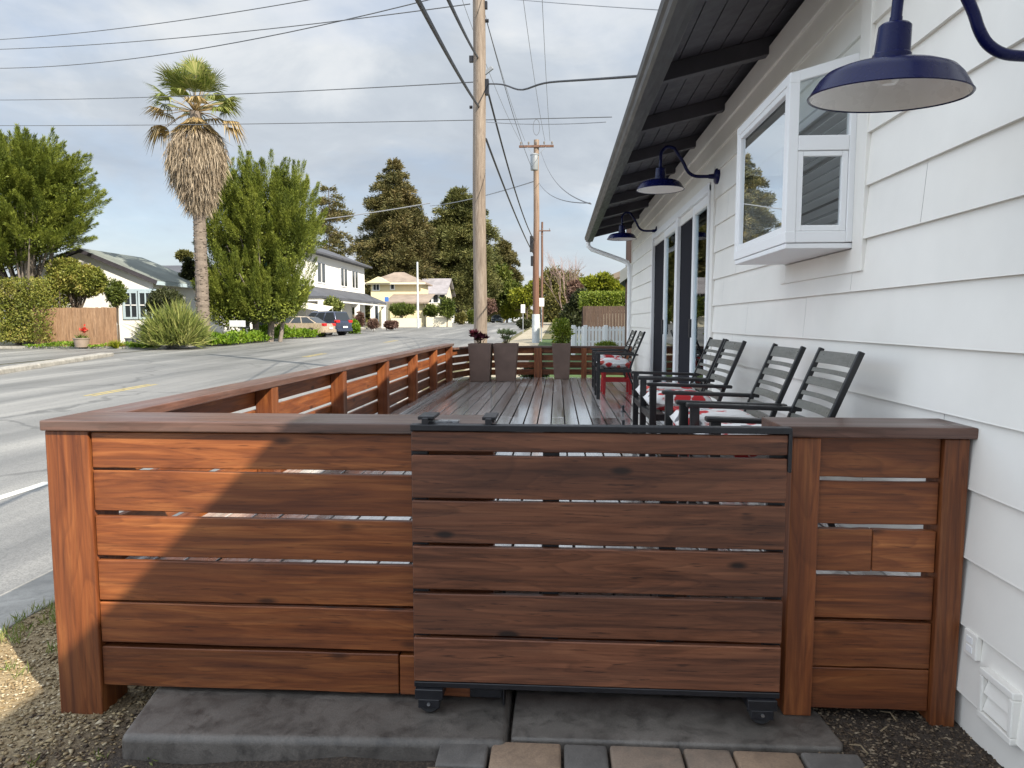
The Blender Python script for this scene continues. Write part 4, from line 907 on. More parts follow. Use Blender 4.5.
# ---- white two-storey house
g = G(57); H2 = thing('two_storey_house', 'white two storey house with dark roof and columned porch beyond the cypress', 'house', (-24, 60, g))
ZE2 = at(368, 267, 75).z
MB().box(-26.6, -20.5, 57, 75, g - .3, ZE2).build('wall', m['hwhite'], H2)
r2 = MB(); hip_roof(r2, -27.2, -19.8, 56.3, 75.7, ZE2 + .05, ZE2 + 1.5); r2.build('roof', m['roof_dark'], H2)
zp = g + 2.95
pr_ = MB(); pr_.add([(-27.2, 54.6, zp), (-18.2, 54.6, zp), (-18.2, 75.5, zp), (-20.48, 75.5, zp + .95), (-20.48, 56.98, zp + .95), (-27.2, 56.98, zp + .95)], [(0, 1, 4, 5), (1, 2, 3, 4)])
pr_.add([(-27.2, 54.6, zp - .18), (-18.2, 54.6, zp - .18), (-18.2, 75.5, zp - .18), (-27.2, 54.6, zp), (-18.2, 54.6, zp), (-18.2, 75.5, zp)], [(0, 1, 4, 3), (1, 2, 5, 4)])
pr_.build('porch_roof', m['roof_dark'], H2)
b = MB(); b.box(-27.1, -18.3, 54.7, 54.85, zp - .4, zp - .19); b.box(-18.45, -18.3, 54.85, 75.4, zp - .4, zp - .19); b.build('porch_beam', m['hwhite'], H2)
for x, y in ((-18.5, 54.9), (-18.5, 59.5), (-18.5, 65), (-18.5, 70.5), (-18.5, 75), (-24, 54.9)):
    MB().box(x - .2, x + .2, y - .2, y + .2, g - .2, zp - .4).build('porch_column', m['hwhite'], H2, bevel=.02)
zs = lambda py, Y, px=330: at(px, py, Y).z
for u0, u1 in ((60.0, 61.0), (61.15, 62.1), (66.6, 67.6), (67.75, 68.7), (70.3, 71.3), (71.45, 72.4)): win(H2, 'x', u0, u1, g + 4.35, g + 6.0, -20.5, .1, 0)
for u0, u1 in ((59.5, 61), (63.0, 64.2), (70, 73)): win(H2, 'x', u0, u1, g + .9, g + 2.4, -20.5, .1, 1)
win(H2, 'y', -25.6, -23.4, g + 4.2, g + 5.9, 57, .12, 0, 'wteal'); win(H2, 'y', -26, -22, g + .4, g + 2.3, 57, .1, 2)
ub = MB()
for k in range(9):
    x0 = at(289, 300, 52.8).x + k * .33; ub.quad((x0, 52.5, g + 2.15 - k * .055), (x0 + .33, 52.5, g + 2.15 - (k + 1) * .055), (x0 + .33, 54.2, g + 2.55 - (k + 1) * .05), (x0, 54.2, g + 2.55 - k * .05))
o = ub.build('canopy', m['sign']); o.data.materials.clear(); o.data.materials.append(m['hcream']); tag(o, 'pale sagging canvas canopy beside the white house porch', 'canopy')
for p in ((at(289, 300, 52.8).x + .05, 52.55), (at(289, 300, 52.8).x + 2.9, 52.55)): pass
mp_ = MB()
for x in (at(289, 300, 52.8).x + .05, at(289, 300, 52.8).x + 2.9):
    for y, h in ((52.53, 1.7), (54.15, 2.08)): mp_.tube([(x, y, g - .1), (x, y, g + h)], .03, 6)
mp_.build('canopy_pole', m['grey_metal'], o)

# ---- yellow house and others farther on
Yy = 88; g = G(Yy); X0, X1_ = at(371, 300, Yy).x, at(421, 300, Yy).x
yh = thing('yellow_house', 'pale yellow two storey house with tan roof behind a low wall', 'house', ((X0 + X1_) / 2, Yy, g))
ze = at(400, 283, Yy).z
MB().box(X0, X1_, Yy, Yy + 5, g - .3, ze).build('wall', m['hyellow'], yh)
r2 = MB(); hip_roof(r2, X0 - .6, X1_ + .5, Yy - .6, Yy + 5.6, ze + .02, ze + 1.5); r2.build('roof', m['roof_tan'], yh)
r2 = MB(); gx0 = X0 - .4; gx1 = at(392, 280, Yy).x; r2.prism([(gx0, Yy - .9, ze - .02), (gx1, Yy - .9, ze - .02), ((gx0 + gx1) / 2, Yy - .9, ze + .75)], (0, 3, 0)); r2.build('gable', m['hyellow'], yh)
MB().box(X0 - .7, X1_ + .7, Yy - .75, Yy - .61, ze - .2, ze + .02).build('fascia', m['hcream'], yh)
xg0, xg1 = at(390, 300, 84).x, at(424, 300, 84).x; zg = at(400, 302, 84).z
MB().box(xg0, xg1, 84, 87.9, G(84) - .3, zg).build('garage_wall', m['hyellow'], yh)
r2 = MB(); r2.add([(xg0 - .5, 83.3, zg), (xg1 + .7, 83.3, zg), (xg1 + .7, 87.99, zg + 1.1), (xg0 - .5, 87.99, zg + 1.1), (xg0 - .5, 83.3, zg - .2), (xg1 + .7, 83.3, zg - .2)], [(0, 1, 2, 3), (0, 4, 5, 1)]); r2.build('garage_roof', m['roof_tan'], yh)
for a, b, c, d, n in ((373.5, 379, 283.5, 290, 1), (391, 394, 282, 289, 0)): win(yh, 'y', at(a, 285, Yy).x, at(b, 285, Yy).x, at(a, d, Yy).z, at(a, c, Yy).z, Yy, .12, n)
win(yh, 'y', at(373, 305, Yy).x, at(378, 305, Yy).x, g + .3, at(375, 301, Yy).z, Yy, .12, 0)
MB().box(at(388, 300, Yy).x, at(391, 300, Yy).x, Yy + 3, Yy + 4, ze, at(388, 271, Yy).z).build('chimney', m['hcream'], yh)
Yw = 80; o = MB().box(at(391, 320, Yw).x, at(421, 320, Yw).x, Yw, Yw + .25, G(Yw) - .2, at(400, 318.2, Yw).z).build('garden_wall', m['hcream']); tag(o, 'low cream garden wall in front of the yellow house', 'wall')
o = MB().box(at(423, 320, Yw).x, at(449, 320, Yw).x, Yw + 2, Yw + 2.25, G(Yw) - .2, at(430, 317, Yw).z).build('garden_wall', m['hcream']); tag(o, 'low cream garden wall farther right, before the grey roofed house', 'wall')
Yg = 104; g = G(Yg); a, b = at(417, 300, Yg).x, at(447, 300, Yg).x; zr, ze = at(430, 279.5, Yg + 4).z, at(430, 294, Yg).z
gh = thing('grey_roofed_house', 'cream house with broad pale grey roof behind the yellow house', 'house', ((a + b) / 2, Yg, g))
MB().prism([(b - .5, Yg + .6, g - .2), (b - .5, Yg + 8.4, g - .2), (b - .5, Yg + 8.4, ze), (b - .5, Yg + 4.5, zr - .3), (b - .5, Yg + .6, ze)], (a - b + .5, 0, 0)).build('wall', m['hcream'], gh)
r2 = MB(); gable_roof(r2, a, b, Yg, Yg + 9, ze - .1, zr, 'x', .18); r2.build('roof', m['roof_lilac'], gh)
for k in range(3): u = a + (b - a) * (.3 + .22 * k); win(gh, 'y', u, u + .7, g + 3.1, g + 4.4, Yg + .6, .1, 0)
Yd = 135; g = G(Yd); a, b = at(449, 310, Yd).x, at(468, 310, Yd).x
dh = thing('distant_house', 'small distant white house half hidden under the conifers', 'house', ((a + b) / 2, Yd, g)); ze = at(455, 308, Yd).z
MB().box(a, b, Yd, Yd + 7, g - .2, ze).build('wall', m['hwhite'], dh); r2 = MB(); gable_roof(r2, a - .5, b + .5, Yd - .5, Yd + 7.5, ze, ze + 1.6, 'x'); r2.build('roof', m['roof_lilac'], dh); win(dh, 'y', a + 1, a + 2.2, g + 1, g + 2.2, Yd, .1, 0)
# ---- right: neighbour's house beyond the end wall, and a tan roof behind the hedge
Yn = 19.5; xw = at(629, 300, Yn).x; zt = at(629, 243, Yn).z + .4
m['nwall'] = M('neighbour_brown_board', (.030, .015, .011), .65, 0, .25, 5, .15, 40, (8, 8, 1)); m['ngrey'] = M('neighbour_grey', (.14, .15, .15), .6, 0, .15, 3, .1)
nh = thing('neighbour_house', 'neighbouring house with brown corner board and grey eave, past the downspout', 'house', (xw, Yn, G(Yn)))
MB().prism([(xw + .02, Yn + .02, -.2), (9, Yn + .02, -.2), (9, Yn + 9, -.2), (xw + 1.4, Yn + 9, -.2)], (0, 0, zt + .2)).build('wall', m['ngrey'], nh); MB().box(xw - .09, xw + .12, Yn - .03, Yn + .12, -.2, zt).build('corner_board', m['nwall'], nh)
xe = at(618.5, 284, Yn).x; ze = at(618.5, 284, Yn).z
r2 = MB(); r2.prism([(xe, Yn - .4, ze), (xe + 5, Yn - .4, ze + 3.6), (xe + 5, Yn - .4, ze + 3.95), (xe, Yn - .4, ze + .32)], (1.45, 9.5, 0)); r2.build('roof', m['ngrey'], nh)
Yt = 55; a, b = at(592, 285, Yt).x, at(640, 285, Yt).x; th = thing('tan_roofed_house', 'tan low roof showing above the clipped hedge', 'house', (a, Yt, G(Yt))); zt_ = at(600, 284, Yt).z; zr_ = at(622, 275, Yt).z
MB().box(a + .8, b, Yt, Yt + 8, G(Yt) - .2, zt_ - .3).build('wall', m['hcream'], th); r2 = MB(); r2.prism([(a, Yt - .6, zt_ - .3), (b, Yt - .6, zr_ + .5), (b, Yt - .6, zr_ + .9), (a, Yt - .6, zt_ + .1)], (0, 9, 0)); r2.build('roof', m['roof_tan'], th)

# ================================================================ FENCES
m['pale_board'] = wood('weathered_board', 'z', (.16, .085, .042), (.31, .185, .10), (.42, .275, .165), .8, 0, .15, .5); m['brown_board'] = wood('brown_board', 'z', (.04, .022, .015), (.085, .05, .034), (.13, .08, .056), .8, 0, .1, .5)
def board_fence(name, label, xa, ya, xb, yb, z0, h, mat, w=.15, jit=.02):
    d = Vector((xb - xa, yb - ya, 0)); L = d.length; d.normalize(); n = Vector((d.y, -d.x, 0)); t = thing(name, label, 'fence', ((xa + xb) / 2, (ya + yb) / 2, z0)); b = MB(); u = 0
    while u < L:
        p = Vector((xa, ya, z0)) + d * (u + w / 2) + n * rnd.uniform(-.006, .006); b.bar(p, p + Vector((0, 0, h + rnd.uniform(-jit, jit))), .022, w * .955, d); u += w
    b.build('board', mat, t)
    p = MB()
    for k in range(int(L / 2.4) + 1): q = Vector((xa, ya, z0)) + d * min(k * 2.4, L - .05) - n * .08; p.box(q.x - .05, q.x + .05, q.y - .05, q.y + .05, z0, z0 + h - .05)
    p.build('post', mat, t); r = MB()
    for zz in (.3, h - .3): r.bar(Vector((xa, ya, z0 + zz)) - n * .04, Vector((xb, yb, z0 + zz)) - n * .04, .04, .09)
    r.build('rail', mat, t); return t
Yf = 33.8; board_fence('board_fence', 'sunlit weathered orange brown board fence beside the clipped hedge', at(35, 340, Yf).x, Yf, at(115, 340, Yf).x, Yf + .1, G(Yf) + .02, at(70, 308, Yf).z - G(Yf), m['pale_board'])
Yf = 34; board_fence('board_fence', 'dark brown board fence under the clipped hedge beyond the picket fence', at(583, 320, Yf).x, Yf, at(650, 320, Yf).x, Yf, G(Yf), at(605, 306, Yf).z - G(Yf), m['brown_board'], .14, .008)
Yk = 27; xa, xb = at(571, 330, Yk).x, at(640, 330, Yk).x; zt = at(600, 326, Yk).z; zb = at(600, 347.5, Yk).z; pf = thing('picket_fence', 'white picket fence standing on the lawn past the deck', 'fence', ((xa + xb) / 2, Yk, zb)); b = MB(); x = xa
while x < xb:
    w = .098; b.prism([(x, Yk, zb + .03), (x + w, Yk, zb + .03), (x + w, Yk, zt - .05), (x + w / 2, Yk, zt), (x, Yk, zt - .05)], (0, .02, 0)); x += .128
b.build('picket', m['whtrim'], pf); r = MB()
for zz in (.18, .62): r.box(xa, xb, Yk + .022, Yk + .06, zb + zz * (zt - zb) / .8, zb + zz * (zt - zb) / .8 + .07)
r.build('rail', m['whtrim'], pf)
for k, px in enumerate((572, 584, 604.5)):
    x = at(px, 330, Yk).x; MB().box(x - .02, x + .13, Yk - .03, Yk + .10, zb - .3, zt + .03).build('post', m['whtrim'], pf, bevel=.01)

# ================================================================ VEHICLES
def carpaint(name, c, metal=.4): return M(name, c, .28, metal, .03, 2, 0, coat=.8)
m['tan_paint'] = carpaint('tan_car_paint', (.50, .41, .30)); m['navy_paint'] = carpaint('navy_car_paint', (.045, .058, .10)); m['grey_paint'] = carpaint('blue_grey_car_paint', (.16, .20, .24)); m['silver_paint'] = carpaint('silver_car_paint', (.55, .56, .57))
m['tail'] = M('tail_light', (.45, .012, .012), .2, 0, .1, 4, 0, coat=.5); m['headl'] = M('headlight', (.75, .76, .78), .12, .2, .05, 4, 0)
def car(name, label, cat, L, Wd, Hh, lower, upper, paint, wheel_r, wb, loc, rot):
    # lower / upper: side outlines (x along the car, nose at +x); upper is the glasshouse
    t = thing(name, label, cat, loc); BASE[t.name] = Vector((0, 0, 0)); t.rotation_euler.z = rot
    def loft(prof, insets, mb):
        n = len(prof); secs = [(y, k) for y, k in insets]; vs = []
        for y, k in secs:
            cx = sum(p[0] for p in prof) / n; cz = sum(p[1] for p in prof) / n
            vs += [(cx + (x - cx) * k, y, cz + (z - cz) * k) for x, z in prof]
        fs = [tuple(range(n)), tuple((len(secs) - 1) * n + j for j in range(n - 1, -1, -1))]
        for i in range(len(secs) - 1):
            for j in range(n): a = i * n + j; b = i * n + (j + 1) % n; fs.append((a, b, b + n, a + n))
        mb.add(vs, fs)
    h = Wd / 2; b = MB(); loft(lower, [(-h, .955), (-h * .94, .99), (-h * .7, 1), (h * .7, 1), (h * .94, .99), (h, .955)], b); b.build('body', m[paint], t, smooth=True)
    b = MB(); n = len(upper); zb_ = min(p[1] for p in upper); zt_ = max(p[1] for p in upper); vs = []
    for s in (-1, 1): vs += [(x, s * (h * (.93 - .20 * (z - zb_) / (zt_ - zb_))), z) for x, z in upper]
    b.add(vs, [tuple(range(n)), tuple(range(2 * n - 1, n - 1, -1))] + [(i, (i + 1) % n, (i + 1) % n + n, i + n) for i in range(n)]); b.build('cabin', m[paint], t, bevel=.04, smooth=True)
    # side glass sits just proud of the cabin
    xs = [p[0] for p in upper]; xa, xb = min(xs), max(xs); zz0, zz1 = zb_ + .05 * (zt_ - zb_), zb_ + .86 * (zt_ - zb_)
    def edge(z, front):
        k = (z - zb_) / (zt_ - zb_); up = sorted([p for p in upper if p[1] > zb_ + .7 * (zt_ - zb_)]); return (xb + (up[-1][0] - xb) * k) if front else (xa + (up[0][0] - xa) * k)
    for s in (-1, 1):
        cuts = [0, .36, .40, .70, .735, 1.0]; ms = .05
        for a_, c_ in ((0, .34), (.375, .68), (.715, 1.0)):
            f = lambda u, z: edge(z, False) + ms + .06 + (edge(z, True) - edge(z, False) - 2 * ms - .12) * u; yy = lambda z: s * (h * (.93 - .20 * (z - zb_) / (zt_ - zb_)) + .006)
            MB().quad((f(a_, zz0), yy(zz0), zz0), (f(c_, zz0), yy(zz0), zz0), (f(c_, zz1), yy(zz1), zz1), (f(a_, zz1), yy(zz1), zz1)).build('side_window', m['wpane'], t)
    for fr in (True, False):
        sg = 1 if fr else -1; o = .012; yy = lambda z: h * (.86 - .20 * (z - zb_) / (zt_ - zb_)); e0, e1 = edge(zz0, fr) + sg * o, edge(zz1, fr) + sg * o
        MB().quad((e0, -yy(zz0), zz0), (e0, yy(zz0), zz0), (e1, yy(zz1), zz1), (e1, -yy(zz1), zz1)).build('windscreen' if fr else 'rear_window', m['wpane'], t)
    for x in (wb[0], wb[1]):
        for s in (-1, 1):
            w = MB(); w.lathe([(wheel_r * .62, .10), (wheel_r * .93, .10), (wheel_r, .07), (wheel_r, -.07), (wheel_r * .93, -.10), (.001, -.10)], (x, s * (h - .09), wheel_r), 22, 'y'); w_ = w.build('tyre', m['rubber'], t, smooth=True)
            r = MB(); q = s * .10; r.lathe([(.001, q), (wheel_r * .2, q), (wheel_r * .25, q * .75), (wheel_r * .58, q * .8), (wheel_r * .62, q), (wheel_r * .63, q * .5)], (x, s * (h - .09), wheel_r), 22, 'y'); r.build('rim', m['steel'], w_, smooth=True)
            a = MB(); a.lathe([(wheel_r * 1.12, s * .012), (wheel_r * 1.12, -s * .25), (.001, -s * .25)], (x, s * (h - .0), wheel_r), 22, 'y'); a.build('wheel_arch', m['rubber'], t, smooth=True)
    xr = min(p[0] for p in lower); xf = max(p[0] for p in lower); zl = Hh * .52
    for s in (-1, 1):
        MB().box(xr - .01, xr + .22, min(s * h * .55, s * (h + .004)), max(s * h * .55, s * (h + .004)), zl, zl + .20).build('tail_light', m['tail'], t, bevel=.03)
        MB().box(xf - .24, xf + .005, min(s * h * .55, s * (h - .01)), max(s * h * .55, s * (h - .01)), zl - .06, zl + .09).build('headlight', m['headl'], t, bevel=.03)
        MB().box(xb - .55, xb - .38, min(s * h, s * (h + .16)), max(s * h, s * (h + .16)), zb_ + .02, zb_ + .15).build('mirror', m[paint], t, bevel=.03)
    MB().box(xr - .07, xr + .1, -h * .92, h * .92, .30, .52).build('bumper', m[paint], t, bevel=.04); MB().box(xf - .1, xf + .06, -h * .92, h * .92, .26, .48).build('bumper', m[paint], t, bevel=.04)
    MB().box(xr - .078, xr - .06, -.26, .26, .56, .68).build('number_plate', m['sign'], t)
    return t
sed_l = [(-2.35, .42), (-2.38, .72), (-2.28, .93), (-1.5, .97), (.75, .96), (1.5, .88), (2.2, .74), (2.32, .55), (2.30, .30), (1.8, .22), (-1.9, .22), (-2.3, .32)]
sed_u = [(-1.75, .95), (-1.0, 1.38), (-.2, 1.44), (.35, 1.38), (1.2, .95)]
suv_l = [(-2.3, .45), (-2.33, .9), (-2.27, 1.08), (.9, 1.08), (1.6, 1.02), (2.2, .92), (2.32, .7), (2.3, .38), (1.8, .3), (-1.9, .3), (-2.25, .38)]
suv_u = [(-2.24, 1.06), (-1.98, 1.74), (-1.2, 1.79), (.1, 1.76), (1.0, 1.06)]
Yc = 49; car('sedan_car', 'tan sedan parked side on behind the bright green ground cover', 'car', 4.7, 1.8, 1.44, sed_l, sed_u, 'tan_paint', .33, (-1.35, 1.4), (at(299, 330, Yc).x, Yc, G(Yc) - .0), R(180 - 8))
Yc = 52.5; car('suv_car', 'dark navy blue wagon parked behind the tan sedan', 'car', 4.6, 1.85, 1.79, suv_l, suv_u, 'navy_paint', .37, (-1.4, 1.45), (at(320, 330, Yc).x, Yc, G(Yc) + .0), R(180 - 22))
Yc = 128; car('distant_car', 'distant blue grey car coming along the street', 'car', 4.7, 1.8, 1.44, sed_l, sed_u, 'grey_paint', .33, (-1.35, 1.4), (at(497.5, 320, Yc).x, Yc, G(Yc) + .01), R(-90))
Yc = 150; car('distant_car', 'distant silver car parked by the right side of the street', 'car', 4.6, 1.85, 1.79, suv_l, suv_u, 'silver_paint', .37, (-1.4, 1.45), (at(518, 320, Yc).x, Yc, G(Yc) + .01), R(-88))

# ================================================================ VEGETATION
m['bark'] = M('bark', (.10, .075, .055), .85, 0, .3, 6, .5, 25, (3, 3, 1)); m['bark_pale'] = M('pale_bark', (.20, .17, .145), .85, 0, .3, 6, .5, 25, (3, 3, 1))
m['cypress'] = leafmat('cypress_spray', [(.035, .055, .010), (.10, .135, .018), (.185, .22, .032), (.28, .305, .055)], .6, .2, .5, .9)
m['conifer'] = leafmat('conifer_needles', [(.045, .05, .02), (.10, .10, .036), (.16, .138, .055), (.225, .175, .08)], .7, .15, .5, .35)
m['conifer_g'] = leafmat('conifer_needles_green', [(.045, .056, .02), (.10, .112, .036), (.165, .165, .055), (.235, .22, .082)], .7, .15, .5, .35)
m['broad'] = leafmat('broad_leaf', [(.035, .055, .010), (.075, .105, .02), (.13, .16, .03), (.20, .22, .05)], .55, .28, .5, .5)
m['olive'] = leafmat('olive_leaf', [(.05, .055, .015), (.10, .10, .028), (.17, .155, .045), (.25, .21, .07)], .6, .25, .5, .35)
m['yellowleaf'] = leafmat('yellow_green_leaf', [(.05, .075, .008), (.13, .16, .015), (.25, .27, .025), (.38, .37, .05)], .5, .3, .45, .8)
m['hedge'] = leafmat('hedge_leaf', [(.06, .08, .014), (.15, .175, .03), (.25, .255, .055), (.36, .29, .085)], .5, .25, .5, 1.2)
m['hedge_lime'] = leafmat('lime_hedge_leaf', [(.06, .09, .012), (.13, .18, .022), (.22, .27, .035), (.31, .34, .06)], .5, .3, .35, 2)
m['darkleaf'] = leafmat('dark_leaf', [(.012, .018, .007), (.026, .034, .012), (.05, .06, .022), (.08, .085, .035)], .55, .15, .5, 1)
m['flax'] = leafmat('flax_blade', [(.06, .085, .022), (.13, .165, .04), (.24, .27, .075), (.38, .37, .14)], .45, .2, .25, 1)
m['cover'] = leafmat('ground_cover', [(.045, .09, .008), (.10, .19, .012), (.18, .29, .02), (.28, .36, .05)], .5, .3, .45, 1.2)
m['palm_g'] = leafmat('palm_blade', [(.06, .08, .018), (.13, .165, .035), (.22, .25, .07), (.34, .32, .13)], .5, .2, .2, 1)
m['palm_o'] = leafmat('palm_old_blade', [(.15, .105, .045), (.27, .19, .085), (.37, .27, .125), (.38, .31, .18)], .7, .15, .2, 1)
m['palm_d'] = leafmat('palm_dead_blade', [(.13, .10, .068), (.26, .205, .145), (.38, .315, .235), (.50, .425, .325)], .8, .12, .3, 2)
m['purple'] = leafmat('purple_leaf', [(.06, .035, .03), (.13, .075, .065), (.21, .13, .105), (.29, .21, .15)], .55, .2)
m['pinktwig'] = M('pink_twig', (.30, .21, .19), .8, 0, .2, 3, 0)

def plume(p, d, L, W, n, lw):                 # one feathery spray: short leaves round a bent axis
    d = np.array(d) / np.linalg.norm(d); u = rng.random(n) ** .8
    bend = np.array([rng.normal(0, .12), rng.normal(0, .12), .25 * L * .3])
    ax = p + np.outer(u * L, d) + np.outer(u * u, bend)
    r = W * (1 - u) ** .75 * rng.random(n) ** .5
    a = rdir(n); a = unit(a - np.outer(a @ d, d)); P = ax + a * r[:, None]
    return leaves(P, d[None] * 1.0 + a * .55 + rdir(n) * .25, lw * 2.9, lw * .42)

def cypress(label, cx, Y, zb, ell, nper, lw, spread, trunkpts, up=.8, lean=0.):
    """ell: list of (dx,dy,z centre,rx,ry,rz) lobes"""
    t = thing('cypress_tree', label, 'tree', (cx, Y, zb)); parts = []; tips = []
    for (dx, dy, zc_, rx, ry, rz_) in ell:
        npl = int(nper * (rx * ry * rz_) ** .66)
        for _ in range(npl):
            q = rdir(1)[0]; q[2] = q[2] if q[2] > -.75 else -q[2]; rr = rng.uniform(.55, .88)
            p = np.array([cx + dx, Y + dy, zc_]) + q * (rx, ry, rz_) * rr
            d = q * (spread, spread, .5) + np.array([lean, 0, up]) + rng.normal(0, .14, 3); L = rng.uniform(.8, 1.7) * (.55 + .14 * rz_); L *= 1.2; parts.append(plume(p, d, L, L * .175, int(300 * L), lw)); tips.append(p)
        # inner dark mass so that the crown is not hollow
        n = int(1300 * rx * rz_ ** .5); q = rdir(n) * (rng.random((n, 1)) ** .4) * .8; parts.append(leaves(np.array([cx + dx, Y + dy, zc_]) + q * (rx, ry, rz_), rdir(n) + (0, 0, .5), lw * 3, lw * 1.6))
    leaf_obj('crown', parts, m['cypress'], t)
    b = MB()
    for (x0, x1, z1, r0) in trunkpts:
        b.tube([(cx + x0, Y, zb - .2), (cx + (x0 + x1) * .5 + .1, Y + .1, (zb + z1) / 2), (cx + x1, Y + rnd.uniform(-.4, .4), z1)], [r0, r0 * .75, r0 * .35], 9)
    idx = rng.choice(len(tips), min(40, len(tips)), replace=False)
    for i in idx: b.tube([(cx, Y, zb + 1.4), Vector((cx, Y, zb + 1.4)).lerp(Vector(tips[i]), .55) + Vector((0, 0, -.2)), tips[i]], [.09, .06, .02], 5)
    b.build('trunk', m['bark_pale'], t, smooth=True); return t
sc_ = lambda Y: Y / F                                             # metres per photo pixel at depth Y
Y = 35; s = sc_(Y) * 1.12; c = at(22, 250, Y); zf = lambda py, px=20, Y=35: at(px, py, Y).z
cypress('large feathery cypress at the left edge, rising behind the clipped hedge', c.x, Y, G(Y), [
    (-1.0, .4, zf(210), 4.0, 3.2, 2.8), (.7, 0, zf(180), 2.3, 2.2, 1.6), (2.1, 0, zf(208), 1.6, 1.6, 1.7), (-1.5, -.5, zf(250), 3.2, 2.6, 1.5), (1.2, -.3, zf(240), 2.0, 1.8, 1.0), (-3.5, 0, zf(182), 2.6, 2.4, 1.8), (-2.6, -.8, zf(258), 2.4, 2.0, 1.1)], 24, .054, .85,
    [(0, .5, zf(235), .28), (.3, 1.6, zf(240), .18), (-.4, -1.8, zf(230), .2)], .62, .22)
Y = 41; zf = lambda py, px=262, Y=41: at(px, py, Y).z; c = at(262, 250, Y)
cypress('dense upright green cypress right of the palm trunk', c.x, Y, G(Y), [
    (-1.7, 0, zf(237), 1.7, 1.7, 3.2), (.2, -.2, zf(230), 2.0, 1.9, 3.3), (1.8, 0, zf(233), 1.5, 1.6, 2.9), (-1.2, -.6, zf(290), 2.4, 1.9, 2.0), (1.2, -.2, zf(290), 2.0, 1.5, 2.0), (-1.6, -.6, zf(312), 1.9, 1.6, 1.3), (.6, -.6, zf(308), 2.2, 1.6, 1.2)], 28, .056, .5,
    [(-.5, -.9, zf(260), .2), (.3, .6, zf(255), .2), (.9, 1.4, zf(270), .13), (-1.2, -1.8, zf(270), .13)], .95, 0)

# ---- fan palm
Y = 36.3; gz = G(Y); pb = at(203.5, 330, Y); pt = at(195.5, 112, Y)
pm = thing('fan_palm', 'tall fan palm with a shaggy skirt of dead fronds under a small green crown', 'palm tree', (pb.x, Y, gz))
pts = []; rs = []
for i in range(60):
    u = i / 59; p = Vector((pb.x + (pt.x - pb.x) * u, Y, gz - .1 + (pt.z + .1 - gz) * u)); pts.append(p); rs.append((.305 - .03 * u + (.10 * (1 - u / .12) if u < .12 else 0)) + (.022 if i % 2 else 0) + rnd.uniform(-.008, .008))
m['palm_trunk'] = M('palm_trunk', (.165, .135, .11), .9, 0, .35, 5, .6, 18, (1.5, 1.5, 5)); fbm = MB().tube(pts, rs, 16)
# leaf bases left on the trunk
for i in range(260):
    u = rnd.uniform(.05, .63); a = rnd.uniform(0, 6.28); p = pb.lerp(pt, u); p.z = gz + (pt.z - gz) * u; r = .295 - .03 * u
    q = p + Vector((math.cos(a) * r, math.sin(a) * r, 0)); fbm.bar(q - Vector((math.cos(a) * .06, math.sin(a) * .06, .05)), q + Vector((math.cos(a) * .05, math.sin(a) * .05, rnd.uniform(.06, .12))), .10, .03, (math.cos(a), math.sin(a), 0))
fbm.build('trunk', m['palm_trunk'], pm)
def fan(base, d, pet, rad, nb, half, droop, blades, pets, w=.05):
    d = Vector(d).normalized(); side = d.cross(Vector((0, 0, 1)))
    side = side.normalized() if side.length > .05 else Vector((1, 0, 0)); up = side.cross(d).normalized()
    hub = base + d * pet + Vector((0, 0, -droop * pet * .25)); pets.tube([base, base + d * pet * .5, hub], [.03, .022, .014], 5)
    P = []; D = []; Ls = []
    for k in range(nb):
        a = -half + 2 * half * k / (nb - 1); v = d * math.cos(a) + side * math.sin(a) + up * (.10 * math.cos(a * 2)); L = rad * (1 - .22 * abs(a / half) ** 2) * rnd.uniform(.9, 1.08); P.append(hub); D.append(v); Ls.append(L)
    P = np.array([list(p) for p in P]); D = unit(np.array([list(v) for v in D])); Ls = np.array(Ls)[:, None]
    N = np.array(list(up)); S = unit(np.cross(D, N)); V = []
    mid = P + D * Ls * .58; tip = P + D * Ls + np.array([0, 0, -1.]) * Ls * droop * rng.uniform(.5, 1.3, (nb, 1))
    w1 = w * Ls / rad
    q1 = np.stack([P, mid + S * w1, mid + N * .02, mid - S * w1], 1); q2 = np.stack([mid + S * w1 * 1.0, tip, mid - S * w1, mid - N * .01], 1)
    blades.append(q1.reshape(-1, 3)); blades.append(q2.reshape(-1, 3))
top = Vector((pt.x, Y, pt.z)); pets = MB(); gb = []; OB = []
def newold(): OB.append([]); return OB[-1]

for i in range(25):
    a = i * 2.399 + rnd.uniform(-.2, .2); el = R(rnd.uniform(15, 78)) if i > 2 else R(rnd.uniform(65, 88)); d = (math.cos(a) * math.cos(el), math.sin(a) * math.cos(el), math.sin(el)); fan(top + Vector((0, 0, rnd.uniform(-.1, .25))), d, rnd.uniform(1.1, 1.7), rnd.uniform(1.15, 1.5), 24, R(68), .2, gb, pets, .036)
for i, (ax, el) in enumerate(((0, 14), (180, 18), (15, 26), (165, 8), (200, 4), (-20, 2), (270, 20), (250, 10), (300, 8), (90, 10), (60, 20), (120, 16), (330, 16))):
    a = R(ax); e = R(el); d = (math.cos(a) * math.cos(e), math.sin(a) * math.cos(e), math.sin(e)); fan(top, d, rnd.uniform(1.35, 1.75), 1.12, 24, R(70), .42, gb if i % 5 < 3 else newold(), pets, .042)
for ax, el in ((183, -14), (0, -8), (195, -22), (8, -16)):
    a = R(ax); e = R(el); d = (math.cos(a) * math.cos(e), math.sin(a) * math.cos(e), math.sin(e)); fan(top, d, 1.65, 1.05, 26, R(80), .75, newold(), pets)
leaf_obj('green_frond', gb, m['palm_g'], pm); [leaf_obj('old_frond', o_, m['palm_o'], pm) for o_ in OB]; pets.build('petiole', m['palm_o'], pm)
